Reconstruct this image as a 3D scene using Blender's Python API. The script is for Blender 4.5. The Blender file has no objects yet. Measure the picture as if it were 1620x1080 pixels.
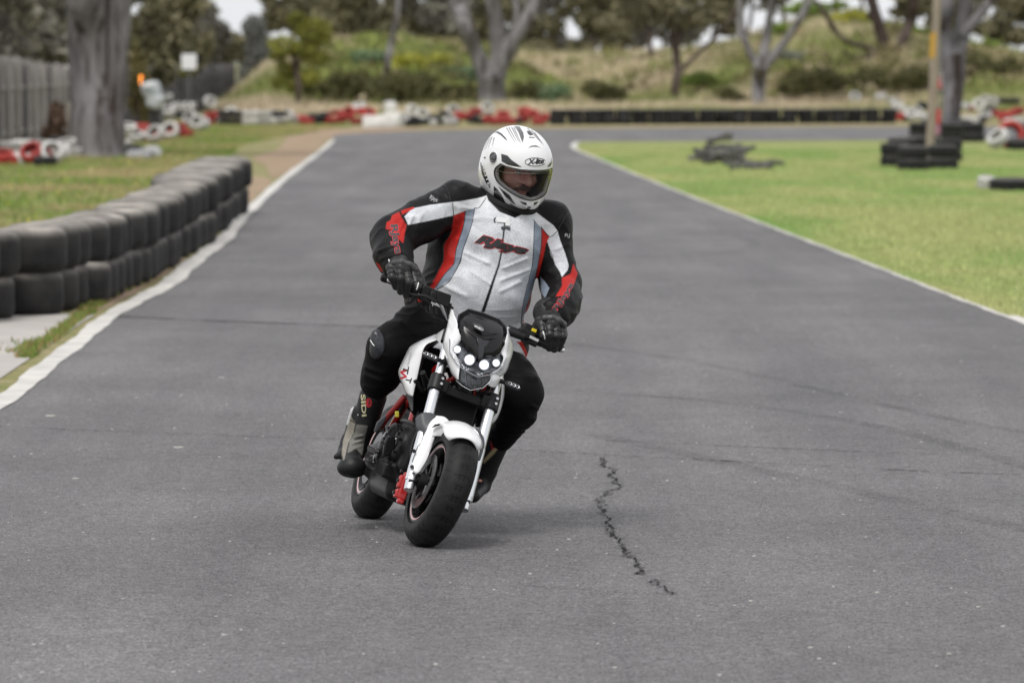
import bpy, bmesh, math, random
import numpy as np
from mathutils import Vector, Matrix
from mathutils.bvhtree import BVHTree
S = bpy.context.scene
COL = S.collection
RAD = math.radians
rng = np.random.default_rng(7)
random.seed(7)

# ---------------------------------------------------------------- camera
FPX = 8000.0; CAMH = 1.8; HOR = 103.0           # focal length in photo pixels, eye height, horizon row
PITCH = math.atan((540 - HOR) / FPX)
cam_d = bpy.data.cameras.new('camera'); cam = bpy.data.objects.new('camera', cam_d); COL.objects.link(cam)
cam.location = (0, 0, CAMH); cam.rotation_euler = (math.pi/2 - PITCH, 0, 0)
cam_d.sensor_fit = 'HORIZONTAL'; cam_d.sensor_width = 36; cam_d.lens = FPX / 1620 * 36
cam_d.clip_start = 0.5; cam_d.clip_end = 3000
cam_d.dof.use_dof = True; cam_d.dof.focus_distance = 19.1; cam_d.dof.aperture_fstop = 5.4
S.camera = cam
# ---------------------------------------------------------------- world: bright overcast sky
SUN_EL, SUN_ROT = RAD(62), RAD(205)
W = bpy.data.worlds.new("World"); S.world = W; W.use_nodes = True
nt = W.node_tree; bg = nt.nodes['Background']
sky = nt.nodes.new('ShaderNodeTexSky'); sky.sky_type = 'NISHITA'; sky.sun_disc = False
sky.sun_elevation = SUN_EL; sky.sun_rotation = SUN_ROT; sky.air_density = 1.0; sky.dust_density = 4.0; sky.ozone_density = 1.0
hs = nt.nodes.new('ShaderNodeHueSaturation'); hs.inputs['Saturation'].default_value = 0.3
nt.links.new(sky.outputs[0], hs.inputs['Color'])
_tc = nt.nodes.new('ShaderNodeTexCoord'); _mp = nt.nodes.new('ShaderNodeMapping'); _mp.inputs['Scale'].default_value = (1, 1, 2.6); nt.links.new(_tc.outputs['Generated'], _mp.inputs[0])
_cn = nt.nodes.new('ShaderNodeTexNoise'); _cn.inputs['Scale'].default_value = 3.2; _cn.inputs['Detail'].default_value = 6; nt.links.new(_mp.outputs[0], _cn.inputs[0])
_cr = nt.nodes.new('ShaderNodeValToRGB'); _cr.color_ramp.elements[0].position = .3; _cr.color_ramp.elements[1].position = .7
_cr.color_ramp.elements[0].color = (6.4, 6.55, 6.8, 1); _cr.color_ramp.elements[1].color = (8.4, 8.5, 8.7, 1); nt.links.new(_cn.outputs['Fac'], _cr.inputs[0])
_mx = nt.nodes.new('ShaderNodeMix'); _mx.data_type = 'RGBA'; _mx.inputs[0].default_value = .88            # cloud cover over the sky
nt.links.new(hs.outputs[0], _mx.inputs[6]); nt.links.new(_cr.outputs[0], _mx.inputs[7]); nt.links.new(_mx.outputs[2], bg.inputs['Color'])
bg.inputs['Strength'].default_value = 0.12
sun_d = bpy.data.lights.new('sun', 'SUN'); sun = bpy.data.objects.new('sun', sun_d); COL.objects.link(sun)
sun_d.energy = 1.9; sun_d.angle = RAD(16); sun_d.color = (1, .97, .92)
_sd = Vector((math.sin(SUN_ROT)*math.cos(SUN_EL), math.cos(SUN_ROT)*math.cos(SUN_EL), math.sin(SUN_EL)))
sun.rotation_euler = _sd.to_track_quat('Z', 'Y').to_euler(); sun.location = _sd * 50
S.view_settings.view_transform = 'Standard'; S.view_settings.look = 'None'
S.view_settings.exposure = 0.10; S.view_settings.gamma = 1
S.render.engine = 'CYCLES'

# ---------------------------------------------------------------- surveying helpers (photo pixel -> place in the world)
_fw = np.array([0, math.cos(PITCH), -math.sin(PITCH)]); _up = np.array([0, math.sin(PITCH), math.cos(PITCH)]); _rt = np.array([1., 0, 0])
_C = np.array([0, 0, CAMH])
def ray(px, py): return _rt*(px-810)/FPX + _fw + _up*(540-py)/FPX
def P(px, py, Y): d = ray(px, py); return _C + d*(Y/d[1])
def G(px, py, z=0.): d = ray(px, py); return _C + d*((z-CAMH)/d[2])
# bike frame: x forward, y to the rider's left, z up, leaned into the corner
LEAN, YAW = RAD(20.5), RAD(11.5)
bF = np.array([math.sin(YAW), -math.cos(YAW), 0]); _L0 = np.array([math.cos(YAW), math.sin(YAW), 0])
bU = math.cos(LEAN)*np.array([0, 0, 1.]) + math.sin(LEAN)*_L0
bL = math.cos(LEAN)*_L0 - math.sin(LEAN)*np.array([0, 0, 1.])
bO = G(672, 866) + np.array([0, 0, .06]) + bU*(.235-.06) - bF*1.21 - bU*.235
def bw(p): p = np.atleast_2d(p); return bO + p[:, :1]*bF + p[:, 1:2]*bL + p[:, 2:3]*bU
def _hit(px, py, x): d = ray(px, py); return _C + d*((x - (_C-bO).dot(bF))/d.dot(bF))
def BL(px, py, x): w = _hit(px, py, x) - bO; return np.array([w.dot(bF), w.dot(bL), w.dot(bU)])
def BW(px, py, x): return _hit(px, py, x)
def PXM(p): return FPX / (np.asarray(p)-_C).dot(_fw)       # photo pixels per metre at a point

# ---------------------------------------------------------------- mesh helpers
OFF = {}
class MB:
    def __init__(s): s.V = []; s.F = []; s.n = 0
    def add(s, V, F):
        V = np.asarray(V, float).reshape(-1, 3); s.V.append(V)
        s.F += [tuple(int(i)+s.n for i in f) for f in F]; s.n += len(V); return s
    def box(s, c, size, R=None):
        v = np.array([[x, y, z] for x in (-.5, .5) for y in (-.5, .5) for z in (-.5, .5)])*np.asarray(size, float)
        if R is not None: v = v @ np.asarray(R).T
        return s.add(v+np.asarray(c), [(0, 1, 3, 2), (4, 6, 7, 5), (0, 4, 5, 1), (2, 3, 7, 6), (0, 2, 6, 4), (1, 5, 7, 3)])
    def tube(s, pts, r, n=12, caps=True, sx=1.0, up=None):
        pts = np.asarray(pts, float); m = len(pts); r = np.ones(m)*np.asarray(r)
        T = np.gradient(pts, axis=0); T /= np.linalg.norm(T, axis=1)[:, None]+1e-12
        u = np.array([0, 0, 1.]) if up is None else np.asarray(up, float)
        if abs(T[0].dot(u)) > .95: u = np.array([1., 0, 0])
        V = []; a = np.linspace(0, 2*math.pi, n, endpoint=False)
        for i in range(m):
            u = u - T[i]*u.dot(T[i]); u /= np.linalg.norm(u)+1e-12; w = np.cross(T[i], u)
            V.append(pts[i] + r[i]*(np.cos(a)[:, None]*u + sx*np.sin(a)[:, None]*w))
        F = [(i*n+j, i*n+(j+1) % n, (i+1)*n+(j+1) % n, (i+1)*n+j) for i in range(m-1) for j in range(n)]
        if caps: F += [tuple(range(n-1, -1, -1)), tuple(range((m-1)*n, m*n))]
        return s.add(np.vstack(V), F)
    def lathe(s, prof, o=(0, 0, 0), ax=(0, 0, 1), n=32, closed=False, a0=0, a1=2*math.pi):
        ax = np.asarray(ax, float); ax /= np.linalg.norm(ax); o = np.asarray(o, float)
        t = np.array([1., 0, 0]) if abs(ax[0]) < .9 else np.array([0, 1., 0])
        u = np.cross(ax, t); u /= np.linalg.norm(u); w = np.cross(ax, u)
        full = abs(a1-a0-2*math.pi) < 1e-6; m = n if full else n+1
        a = a0+(a1-a0)*np.arange(m)/n; V = []
        for r, h in prof: V.append(o + ax*h + r*(np.cos(a)[:, None]*u+np.sin(a)[:, None]*w))
        k = len(prof); F = []
        for i in range(k if closed else k-1):
            i2 = (i+1) % k
            for j in range(n):
                j2 = (j+1) % m
                F.append((i*m+j, i*m+j2, i2*m+j2, i2*m+j))
        return s.add(np.vstack(V), F)
    def loft(s, rings, closed=True, caps=True):
        n = len(rings[0]); m = len(rings); F = []
        for i in range(m-1):
            for j in range(n if closed else n-1): F.append((i*n+j, i*n+(j+1) % n, (i+1)*n+(j+1) % n, (i+1)*n+j))
        if caps and closed: F += [tuple(range(n-1, -1, -1)), tuple(range((m-1)*n, m*n))]
        return s.add(np.vstack([np.asarray(r, float) for r in rings]), F)
    def prism(s, pts, d):                       # pts: outline in 3D, d: extrusion vector
        pts = np.asarray(pts, float); n = len(pts); d = np.asarray(d, float)
        return s.add(np.vstack([pts, pts+d]), [tuple(range(n-1, -1, -1)), tuple(range(n, 2*n))]+[(i, (i+1) % n, n+(i+1) % n, n+i) for i in range(n)])
    def ball(s, c, r, n=16, R=None):
        th = np.linspace(0, math.pi, n//2+1); r = np.ones(3)*np.asarray(r); V = []; a = np.linspace(0, 2*math.pi, n, endpoint=False)
        for t in th: V.append(np.stack([math.sin(t)*np.cos(a), math.sin(t)*np.sin(a), np.full(n, math.cos(t))], 1)*r)
        V = np.vstack(V)
        if R is not None: V = V @ np.asarray(R).T
        m = len(th)
        return s.add(V+np.asarray(c), [(i*n+j, (i+1)*n+j, (i+1)*n+(j+1) % n, i*n+(j+1) % n) for i in range(m-1) for j in range(n)])
    def xf(s, fn): s.V = [fn(v) for v in s.V]; return s
def rotm(ax, a): return np.array(Matrix.Rotation(a, 3, Vector(ax)))
def tag(o, label=None, cat=None, group=None, kind=None):
    if label: o['label'] = label
    if cat: o['category'] = cat
    if group: o['group'] = group
    if kind: o['kind'] = kind
    return o
def empty(name, loc, label, cat, group=None):
    o = bpy.data.objects.new(name, None); COL.objects.link(o); o.location = loc; o.empty_display_size = .1
    OFF[o.name] = np.array(loc, float); return tag(o, label, cat, group)
def rawmesh(name, V, F, mat, smooth=True, ang=40, cols=None):
    me = bpy.data.meshes.new(name)
    if isinstance(F, np.ndarray):
        k = F.shape[1]; me.vertices.add(len(V)); me.vertices.foreach_set('co', np.asarray(V, np.float32).ravel())
        me.loops.add(F.size); me.loops.foreach_set('vertex_index', F.astype(np.int32).ravel())
        me.polygons.add(len(F)); me.polygons.foreach_set('loop_start', np.arange(0, F.size, k, dtype=np.int32))
        me.update(calc_edges=True); me.validate()
    else: me.from_pydata(np.asarray(V).tolist(), [], F); me.update()
    if cols is not None:
        at = me.color_attributes.new('Col', 'FLOAT_COLOR', 'POINT'); at.data.foreach_set('color', np.asarray(cols, np.float32).ravel())
    me.polygons.foreach_set('use_smooth', np.full(len(me.polygons), smooth))
    if smooth and ang: me.set_sharp_from_angle(angle=RAD(ang))
    for m in (mat if isinstance(mat, (list, tuple)) else [mat]): me.materials.append(m)
    return me
def mk(name, mb, mat, parent=None, smooth=True, ang=40, bevel=0, seg=2, cols=None, origin=None, fixn=True):
    V = np.vstack(mb.V) if isinstance(mb, MB) else mb[0]; F = mb.F if isinstance(mb, MB) else mb[1]
    off = OFF[parent.name] if parent is not None else np.array(origin if origin is not None else (0, 0, 0), float)
    me = rawmesh(name, V-off, F, mat, smooth, ang, cols)
    if fixn and not isinstance(F, np.ndarray):
        bm = bmesh.new(); bm.from_mesh(me); bmesh.ops.recalc_face_normals(bm, faces=bm.faces); bm.to_mesh(me); bm.free()
        if smooth and ang: me.set_sharp_from_angle(angle=RAD(ang))
    o = bpy.data.objects.new(name, me); COL.objects.link(o)
    if parent is not None: o.parent = parent
    else: o.location = off
    OFF[o.name] = off
    if bevel:
        b = o.modifiers.new('bevel', 'BEVEL'); b.width = bevel; b.segments = seg; b.limit_method = 'ANGLE'; b.angle_limit = RAD(35); b.harden_normals = False
    return o
def inst(o, loc, rot=(0, 0, 0), scale=None, label=None, group=None):
    c = o.copy(); COL.objects.link(c); c.location = loc; c.rotation_euler = rot
    if scale is not None: c.scale = (scale,)*3 if np.isscalar(scale) else scale
    if label: c['label'] = label
    if group: c['group'] = group
    OFF[c.name] = np.array(loc, float); return c
def inpoly(x, y, poly):
    x = np.asarray(x); y = np.asarray(y); c = np.zeros(x.shape, bool); n = len(poly)
    for i in range(n):
        x1, y1 = poly[i]; x2, y2 = poly[(i+1) % n]
        if y1 == y2: continue
        c ^= ((y1 > y) != (y2 > y)) & (x < (x2-x1)*(y-y1)/(y2-y1)+x1)
    return c
def spline(pts, n):                              # Catmull-Rom through points (any dimension)
    p = np.asarray(pts, float); p = np.vstack([2*p[0]-p[1], p, 2*p[-1]-p[-2]]); m = len(p)-3
    t = np.linspace(0, m, n); i = np.minimum(t.astype(int), m-1); f = (t-i)[:, None]
    a, b, c, d = p[i], p[i+1], p[i+2], p[i+3]
    return .5*(2*b+(c-a)*f+(2*a-5*b+4*c-d)*f*f+(3*b-a-3*c+d)*f**3)
_lat = rng.random((32, 32, 32))
def vnoise(p, sc=1.0):                           # smooth lattice noise in -1..1
    q = np.asarray(p)*sc+100.; i = np.floor(q).astype(int); f = q-i; f = f*f*(3-2*f); i %= 32; j = (i+1) % 32; r = 0
    for a in (0, 1):
        for b in (0, 1):
            for c in (0, 1):
                wt = (f[:, 0] if a else 1-f[:, 0])*(f[:, 1] if b else 1-f[:, 1])*(f[:, 2] if c else 1-f[:, 2])
                r = r+wt*_lat[(j if a else i)[:, 0], (j if b else i)[:, 1], (j if c else i)[:, 2]]
    return r*2-1

# ---------------------------------------------------------------- signed-distance modelling for clothes, helmet, body
def cap(a, b, ra, rb, k=.02, e=None, s=1., op='u'): return dict(t='c', a=np.array(a, float), b=np.array(b, float), ra=ra, rb=rb, k=k, e=e, s=s, op=op)
def ell(c, r, R=None, k=.02, op='u'): return dict(t='e', c=np.array(c, float), r=np.array(r, float), R=np.eye(3) if R is None else np.array(R, float), k=k, op=op)
def rbx(c, h, r, R=None, k=.01, op='u'): return dict(t='b', c=np.array(c, float), h=np.array(h, float), r=r, R=np.eye(3) if R is None else np.array(R, float), k=k, op=op)
def _dist(q, X):
    if q['t'] == 'c':
        ba = q['b']-q['a']; L = ba.dot(ba)+1e-12; v = X-q['a']; t = np.clip(v@ba/L, 0, 1); v = v-t[..., None]*ba
        if q['e'] is not None:
            e = np.asarray(q['e'], float); v = v+((v@e)*(1/q['s']-1))[..., None]*e
        return np.sqrt((v*v).sum(-1))-(q['ra']+(q['rb']-q['ra'])*t)
    v = (X-q['c'])@q['R'].T                      # rows of R are the local axes
    if q['t'] == 'e':
        k0 = np.sqrt(((v/q['r'])**2).sum(-1)); k1 = np.sqrt(((v/q['r']**2)**2).sum(-1))+1e-9
        return k0*(k0-1)/k1
    d = np.abs(v)-q['h']+q['r']
    return np.sqrt((np.maximum(d, 0)**2).sum(-1))+np.minimum(d.max(-1), 0)-q['r']
def _ext(q):
    if q['t'] == 'c':
        m = max(q['ra'], q['rb'])*max(1, q['s']); return np.minimum(q['a'], q['b'])-m, np.maximum(q['a'], q['b'])+m
    m = np.linalg.norm(q['r'] if q['t'] == 'e' else q['h']); m = (np.abs(q['R']).T @ (q['r'] if q['t'] == 'e' else q['h']))
    return q['c']-m, q['c']+m
def sdf_mesh(prims, h):
    lo = np.min([_ext(q)[0] for q in prims if q['op'] == 'u'], 0)-3*h; hi = np.max([_ext(q)[1] for q in prims if q['op'] == 'u'], 0)+3*h
    N = np.ceil((hi-lo)/h).astype(int)+1; A = np.ones(N, np.float32)
    for q in prims:
        a, b = _ext(q); m = q['k']+2*h+.01
        i0 = np.maximum(((a-m-lo)/h).astype(int), 0); i1 = np.minimum(((b+m-lo)/h).astype(int)+2, N)
        if (i1 <= i0).any(): continue
        gx = [lo[d]+h*np.arange(i0[d], i1[d]) for d in range(3)]
        X = np.stack(np.meshgrid(*gx, indexing='ij'), -1); D = _dist(q, X); sl = tuple(slice(i0[d], i1[d]) for d in range(3)); B = A[sl]; k = max(q['k'], 1e-5)
        if q['op'] == 'u': t = np.clip(.5+.5*(D-B)/k, 0, 1); A[sl] = D*(1-t)+B*t-k*t*(1-t)
        else: D = -D; t = np.clip(.5-.5*(D-B)/k, 0, 1); A[sl] = D*(1-t)+B*t+k*t*(1-t)
    s = A < 0; c = np.zeros(np.array(N)-1, int)
    offs = [(i, j, k) for i in (0, 1) for j in (0, 1) for k in (0, 1)]
    for o in offs: c += s[o[0]:N[0]-1+o[0], o[1]:N[1]-1+o[1], o[2]:N[2]-1+o[2]]
    idx = np.argwhere((c > 0) & (c < 8)); ID = np.full(c.shape, -1, np.int64); ID[tuple(idx.T)] = np.arange(len(idx))
    acc = np.zeros((len(idx), 3)); cnt = np.zeros(len(idx))
    for o in offs:
        for d in range(3):
            if o[d]: continue
            p0 = idx+o; p1 = p0.copy(); p1[:, d] += 1; v0 = A[tuple(p0.T)]; v1 = A[tuple(p1.T)]; m = (v0 < 0) != (v1 < 0)
            t = v0[m]/(v0[m]-v1[m]); q = p0[m].astype(float); q[:, d] += t; acc[m] += q; cnt[m] += 1
    V = lo+h*acc/cnt[:, None]; Fs = []
    for d in range(3):
        s1 = [slice(None)]*3; s0 = [slice(None)]*3; s0[d] = slice(0, -1); s1[d] = slice(1, None)
        e = np.argwhere(s[tuple(s0)] != s[tuple(s1)]); a, b = (d+1) % 3, (d+2) % 3
        e = e[(e[:, a] > 0) & (e[:, b] > 0) & (e[:, a] < N[a]-1) & (e[:, b] < N[b]-1)]
        def cell(da, db): q = e.copy(); q[:, a] -= da; q[:, b] -= db; return ID[tuple(q.T)]
        Q = np.stack([cell(1, 1), cell(0, 1), cell(0, 0), cell(1, 0)], 1); fl = ~s[tuple(e.T)]; Q[fl] = Q[fl][:, ::-1]; Fs.append(Q)
    F = np.vstack(Fs); F = F[(F >= 0).all(1)]
    return V, F
def vnormals(V, F):
    n = np.cross(V[F[:, 2]]-V[F[:, 0]], V[F[:, 3]]-V[F[:, 1]]); N = np.zeros_like(V)
    for k in range(4): np.add.at(N, F[:, k], n)
    return N/(np.linalg.norm(N, axis=1)[:, None]+1e-12)
def relax(V, F, it=2, lam=.5):
    for _ in range(it):
        S_ = np.zeros_like(V); c = np.zeros(len(V))
        for k in range(4):
            for m in (1, 3): np.add.at(S_, F[:, k], V[F[:, (k+m) % 4]]); np.add.at(c, F[:, k], 1)
        V = V+(S_/np.maximum(c, 1)[:, None]-V)*lam
    return V

# ---------------------------------------------------------------- materials
def srgb(r, g, b): return tuple((c/255/12.92 if c <= 10 else ((c/255+.055)/1.055)**2.4) for c in (r, g, b))
def mat(name, col, rough=.6, metal=0., col2=None, nscale=8., ndet=4., bump=0., bscale=60., bdist=.002, coat=0., spec=.5, attr=False, trans=0., ior=1.45, emit=None, es=0., stretch=None, alpha=1., contrast=None):
    m = bpy.data.materials.new(name); m.use_nodes = True; n = m.node_tree; b = n.nodes['Principled BSDF']; ln = n.links.new
    b.inputs['Base Color'].default_value = (*col, 1); b.inputs['Roughness'].default_value = rough; b.inputs['Metallic'].default_value = metal
    b.inputs['Coat Weight'].default_value = coat; b.inputs['Coat Roughness'].default_value = .08; b.inputs['Specular IOR Level'].default_value = spec
    b.inputs['Transmission Weight'].default_value = trans; b.inputs['IOR'].default_value = ior; b.inputs['Alpha'].default_value = alpha
    if emit: b.inputs['Emission Color'].default_value = (*emit, 1); b.inputs['Emission Strength'].default_value = es
    tc = n.nodes.new('ShaderNodeTexCoord'); vec = tc.outputs['Object']
    if stretch:
        mp = n.nodes.new('ShaderNodeMapping'); mp.inputs['Scale'].default_value = stretch; ln(vec, mp.inputs[0]); vec = mp.outputs[0]
    base = None
    if attr:
        at = n.nodes.new('ShaderNodeAttribute'); at.attribute_name = 'Col'; base = at.outputs['Color']; ln(base, b.inputs['Base Color'])
    if col2 is not None:
        t = n.nodes.new('ShaderNodeTexNoise'); t.inputs['Scale'].default_value = nscale; t.inputs['Detail'].default_value = ndet; ln(vec, t.inputs[0])
        r = n.nodes.new('ShaderNodeValToRGB'); lo, hi = contrast or (.35, .65); r.color_ramp.elements[0].position = lo; r.color_ramp.elements[1].position = hi
        r.color_ramp.elements[0].color = (*col, 1); r.color_ramp.elements[1].color = (*col2, 1); ln(t.outputs['Fac'], r.inputs[0])
        if attr:
            mx = n.nodes.new('ShaderNodeMix'); mx.data_type = 'RGBA'; mx.blend_type = 'MULTIPLY'; mx.inputs[0].default_value = 1; ln(base, mx.inputs[6]); ln(r.outputs[0], mx.inputs[7]); ln(mx.outputs[2], b.inputs['Base Color'])
        else: ln(r.outputs[0], b.inputs['Base Color'])
    if bump:
        t2 = n.nodes.new('ShaderNodeTexNoise'); t2.inputs['Scale'].default_value = bscale; t2.inputs['Detail'].default_value = 5; ln(vec, t2.inputs[0])
        bp = n.nodes.new('ShaderNodeBump'); bp.inputs['Strength'].default_value = bump; bp.inputs['Distance'].default_value = bdist; ln(t2.outputs['Fac'], bp.inputs['Height']); ln(bp.outputs[0], b.inputs['Normal'])
    return m
# ================================================================ THE SETTING
# road edges surveyed on the ground plane (photo px -> ground)
LEFT_EDGE = [(-420, 860), (-200, 745), (0, 633), (60, 585), (120, 540), (165, 503), (215, 475), (262, 450), (290, 425), (325, 398), (352, 378), (372, 352), (400, 325), (440, 289), (475, 262), (505, 240), (526, 222)]
RIGHT_EDGE = [(2200, 735), (1900, 620), (1620, 512), (1500, 467), (1400, 428), (1300, 390), (1200, 352), (1100, 314), (1000, 274), (950, 253), (915, 239), (906, 232), (912, 226), (930, 224.5)]
FAR_EDGE = [(526, 222), (534, 214), (600, 210), (700, 207), (870, 205), (1100, 203), (1400, 201.5), (1800, 200.5)]
INNER = [(930, 224.5), (1150, 223.5), (1400, 222), (1560, 221), (1800, 220)]
def gl(pts, n=None, z=0.):
    a = np.array([G(x, y, z) for x, y in pts]); return spline(a, n) if n else a
def sheet(name, pts, z, m, kind='structure'):
    a = np.asarray(pts, float).copy(); a[:, 2] = z; mb = MB(); mb.add(a, [tuple(range(len(a)))])
    me = rawmesh(name, a, [tuple(range(len(a)))], m, False)
    bm = bmesh.new(); bm.from_mesh(me); bmesh.ops.triangulate(bm, faces=bm.faces); bmesh.ops.recalc_face_normals(bm, faces=bm.faces)
    if sum(f.normal.z for f in bm.faces) < 0: bmesh.ops.reverse_faces(bm, faces=bm.faces)
    bm.to_mesh(me); bm.free(); o = bpy.data.objects.new(name, me); COL.objects.link(o); OFF[o.name] = np.zeros(3)
    if kind: o['kind'] = kind
    return o
def ribbon(name, pts, w, z, m, kind='structure', side=0., wfn=None):
    p = np.asarray(pts, float); t = np.gradient(p, axis=0); t[:, 2] = 0; t /= np.linalg.norm(t, axis=1)[:, None]+1e-12; nn = np.stack([-t[:, 1], t[:, 0], 0*t[:, 0]], 1)
    ww = np.ones(len(p))*w if wfn is None else wfn
    a = p+nn*(side+ww/2)[:, None] if not np.isscalar(side) or wfn is not None or True else p
    b = p+nn*(side-ww/2)[:, None]; a[:, 2] = z; b[:, 2] = z; n = len(p)
    F = np.array([(i, i+1, n+i+1, n+i) for i in range(n-1)])
    e1 = a[1]-a[0]; e2 = b[0]-a[0]
    if np.cross(e1, e2)[2] > 0: pass
    me = rawmesh(name, np.vstack([a, b]), F, m, False)
    bm = bmesh.new(); bm.from_mesh(me); bmesh.ops.recalc_face_normals(bm, faces=bm.faces)
    if sum(f.normal.z for f in bm.faces) < 0: bmesh.ops.reverse_faces(bm, faces=bm.faces)
    bm.to_mesh(me); bm.free(); o = bpy.data.objects.new(name, me); COL.objects.link(o); OFF[o.name] = np.zeros(3)
    if kind: o['kind'] = kind
    return o
def nodes_mat(name):
    m = bpy.data.materials.new(name); m.use_nodes = True; n = m.node_tree; return m, n, n.nodes['Principled BSDF'], n.links.new
def noise(n, vec, scale, det=4, rough=.5, lo=.35, hi=.65, c0=(0, 0, 0), c1=(1, 1, 1), dist=0.):
    t = n.nodes.new('ShaderNodeTexNoise'); t.inputs['Scale'].default_value = scale; t.inputs['Detail'].default_value = det; t.inputs['Roughness'].default_value = rough; t.inputs['Distortion'].default_value = dist
    n.links.new(vec, t.inputs[0]); r = n.nodes.new('ShaderNodeValToRGB'); r.color_ramp.elements[0].position = lo; r.color_ramp.elements[1].position = hi
    r.color_ramp.elements[0].color = (*c0, 1); r.color_ramp.elements[1].color = (*c1, 1); n.links.new(t.outputs['Fac'], r.inputs[0]); return r.outputs[0], t.outputs['Fac']
def mixc(n, fac, a, b, mode='MIX'):
    x = n.nodes.new('ShaderNodeMix'); x.data_type = 'RGBA'; x.blend_type = mode
    for s, v in ((0, fac), (6, a), (7, b)):
        if isinstance(v, (int, float)): x.inputs[s].default_value = v
        elif isinstance(v, tuple): x.inputs[s].default_value = (*v, 1)
        else: n.links.new(v, x.inputs[s])
    return x.outputs[2]
def mapped(n, vec, sc, rot=(0, 0, 0)):
    mp = n.nodes.new('ShaderNodeMapping'); mp.inputs['Scale'].default_value = sc; mp.inputs['Rotation'].default_value = rot; n.links.new(vec, mp.inputs[0]); return mp.outputs[0]
# --- asphalt: aggregate, patches, wear streaks
def asphalt():
    m, n, b, ln = nodes_mat('asphalt'); tc = n.nodes.new('ShaderNodeTexCoord'); v = tc.outputs['Object']
    big, _ = noise(n, v, .45, 7, .7, .32, .68, (.152, .147, .149), (.206, .199, .202))
    streak, _ = noise(n, mapped(n, v, (1.6, .12, 1), (0, 0, RAD(4))), 1.0, 4, .6, .35, .7, (.82, .82, .83), (1.1, 1.1, 1.09))
    c = mixc(n, 1., big, streak, 'MULTIPLY')
    pt, _ = noise(n, mapped(n, v, (.28, .16, 1)), 1.6, 5, .6, .38, .62, (.93, .93, .93), (1.06, 1.06, 1.06)); c = mixc(n, 1., c, pt, 'MULTIPLY')
    st, _ = noise(n, v, 16, 5, .75, .3, .7, (.78, .78, .78), (1.22, 1.22, 1.22)); c = mixc(n, 1., c, st, 'MULTIPLY')
    vo = n.nodes.new('ShaderNodeTexVoronoi'); vo.inputs['Scale'].default_value = 150; ln(v, vo.inputs[0])
    sep = n.nodes.new('ShaderNodeSeparateColor'); ln(vo.outputs['Color'], sep.inputs[0])
    r = n.nodes.new('ShaderNodeValToRGB'); r.color_ramp.elements[0].color = (.28, .28, .28, 1); r.color_ramp.elements[1].color = (2.3, 2.25, 2.2, 1); r.color_ramp.elements[0].position = .05; r.color_ramp.elements[1].position = 1
    e = r.color_ramp.elements.new(.55); e.color = (.95, .95, .95, 1); e = r.color_ramp.elements.new(.95); e.color = (1.15, 1.15, 1.15, 1)
    ln(sep.outputs[0], r.inputs[0]); c = mixc(n, .9, c, r.outputs[0], 'MULTIPLY')
    ln(c, b.inputs['Base Color']); b.inputs['Roughness'].default_value = .78; b.inputs['Specular IOR Level'].default_value = .4
    _, f1 = noise(n, v, 110, 3); mt = n.nodes.new('ShaderNodeMath'); mt.operation = 'SUBTRACT'; ln(f1, mt.inputs[0]); ln(vo.outputs['Distance'], mt.inputs[1])
    bp = n.nodes.new('ShaderNodeBump'); bp.inputs['Strength'].default_value = .8; bp.inputs['Distance'].default_value = .006; ln(mt.outputs[0], bp.inputs['Height']); ln(bp.outputs[0], b.inputs['Normal'])
    return m
def turf(name, cols, s1=.5, s2=6.):
    m, n, b, ln = nodes_mat(name); tc = n.nodes.new('ShaderNodeTexCoord'); v = tc.outputs['Object']
    a, _ = noise(n, v, s1, 6, .65, .35, .65, cols[0], cols[1]); d, _ = noise(n, v, s2, 5, .7, .4, .62, (0, 0, 0), (1, 1, 1))
    c = mixc(n, d, a, cols[2]); s, _ = noise(n, v, 40, 4, .7, .3, .7, (.6, .6, .6), (1.35, 1.35, 1.3)); c = mixc(n, 1., c, s, 'MULTIPLY')
    ln(c, b.inputs['Base Color']); b.inputs['Roughness'].default_value = .95; b.inputs['Specular IOR Level'].default_value = .1
    _, f1 = noise(n, v, 22, 5); bp = n.nodes.new('ShaderNodeBump'); bp.inputs['Strength'].default_value = .6; bp.inputs['Distance'].default_value = .05; ln(f1, bp.inputs['Height']); ln(bp.outputs[0], b.inputs['Normal'])
    return m
M_ASPH = asphalt()
M_LINE = mat('worn_white_paint', (.62, .60, .56), .7, col2=(.46, .44, .42), nscale=3, ndet=6, bump=.3, bscale=80)
M_LAWN = turf('lawn', ((.17, .22, .065), (.25, .29, .10), (.31, .32, .14)), .25, 2.2)
M_VERGE = turf('verge_grass', ((.15, .19, .06), (.24, .22, .10), (.32, .27, .16)), .45, 3.)
M_DIRT = mat('red_brown_dirt', (.36, .26, .20), .95, col2=(.26, .20, .12), nscale=1.2, ndet=6, bump=.4, bscale=30, spec=.1)
M_CONC = mat('concrete_slab', (.44, .41, .38), .9, col2=(.36, .34, .32), nscale=2, ndet=6, bump=.3, bscale=90)
M_SEAM = mat('dark_seam', (.025, .025, .026), .9, spec=.1)

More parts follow.
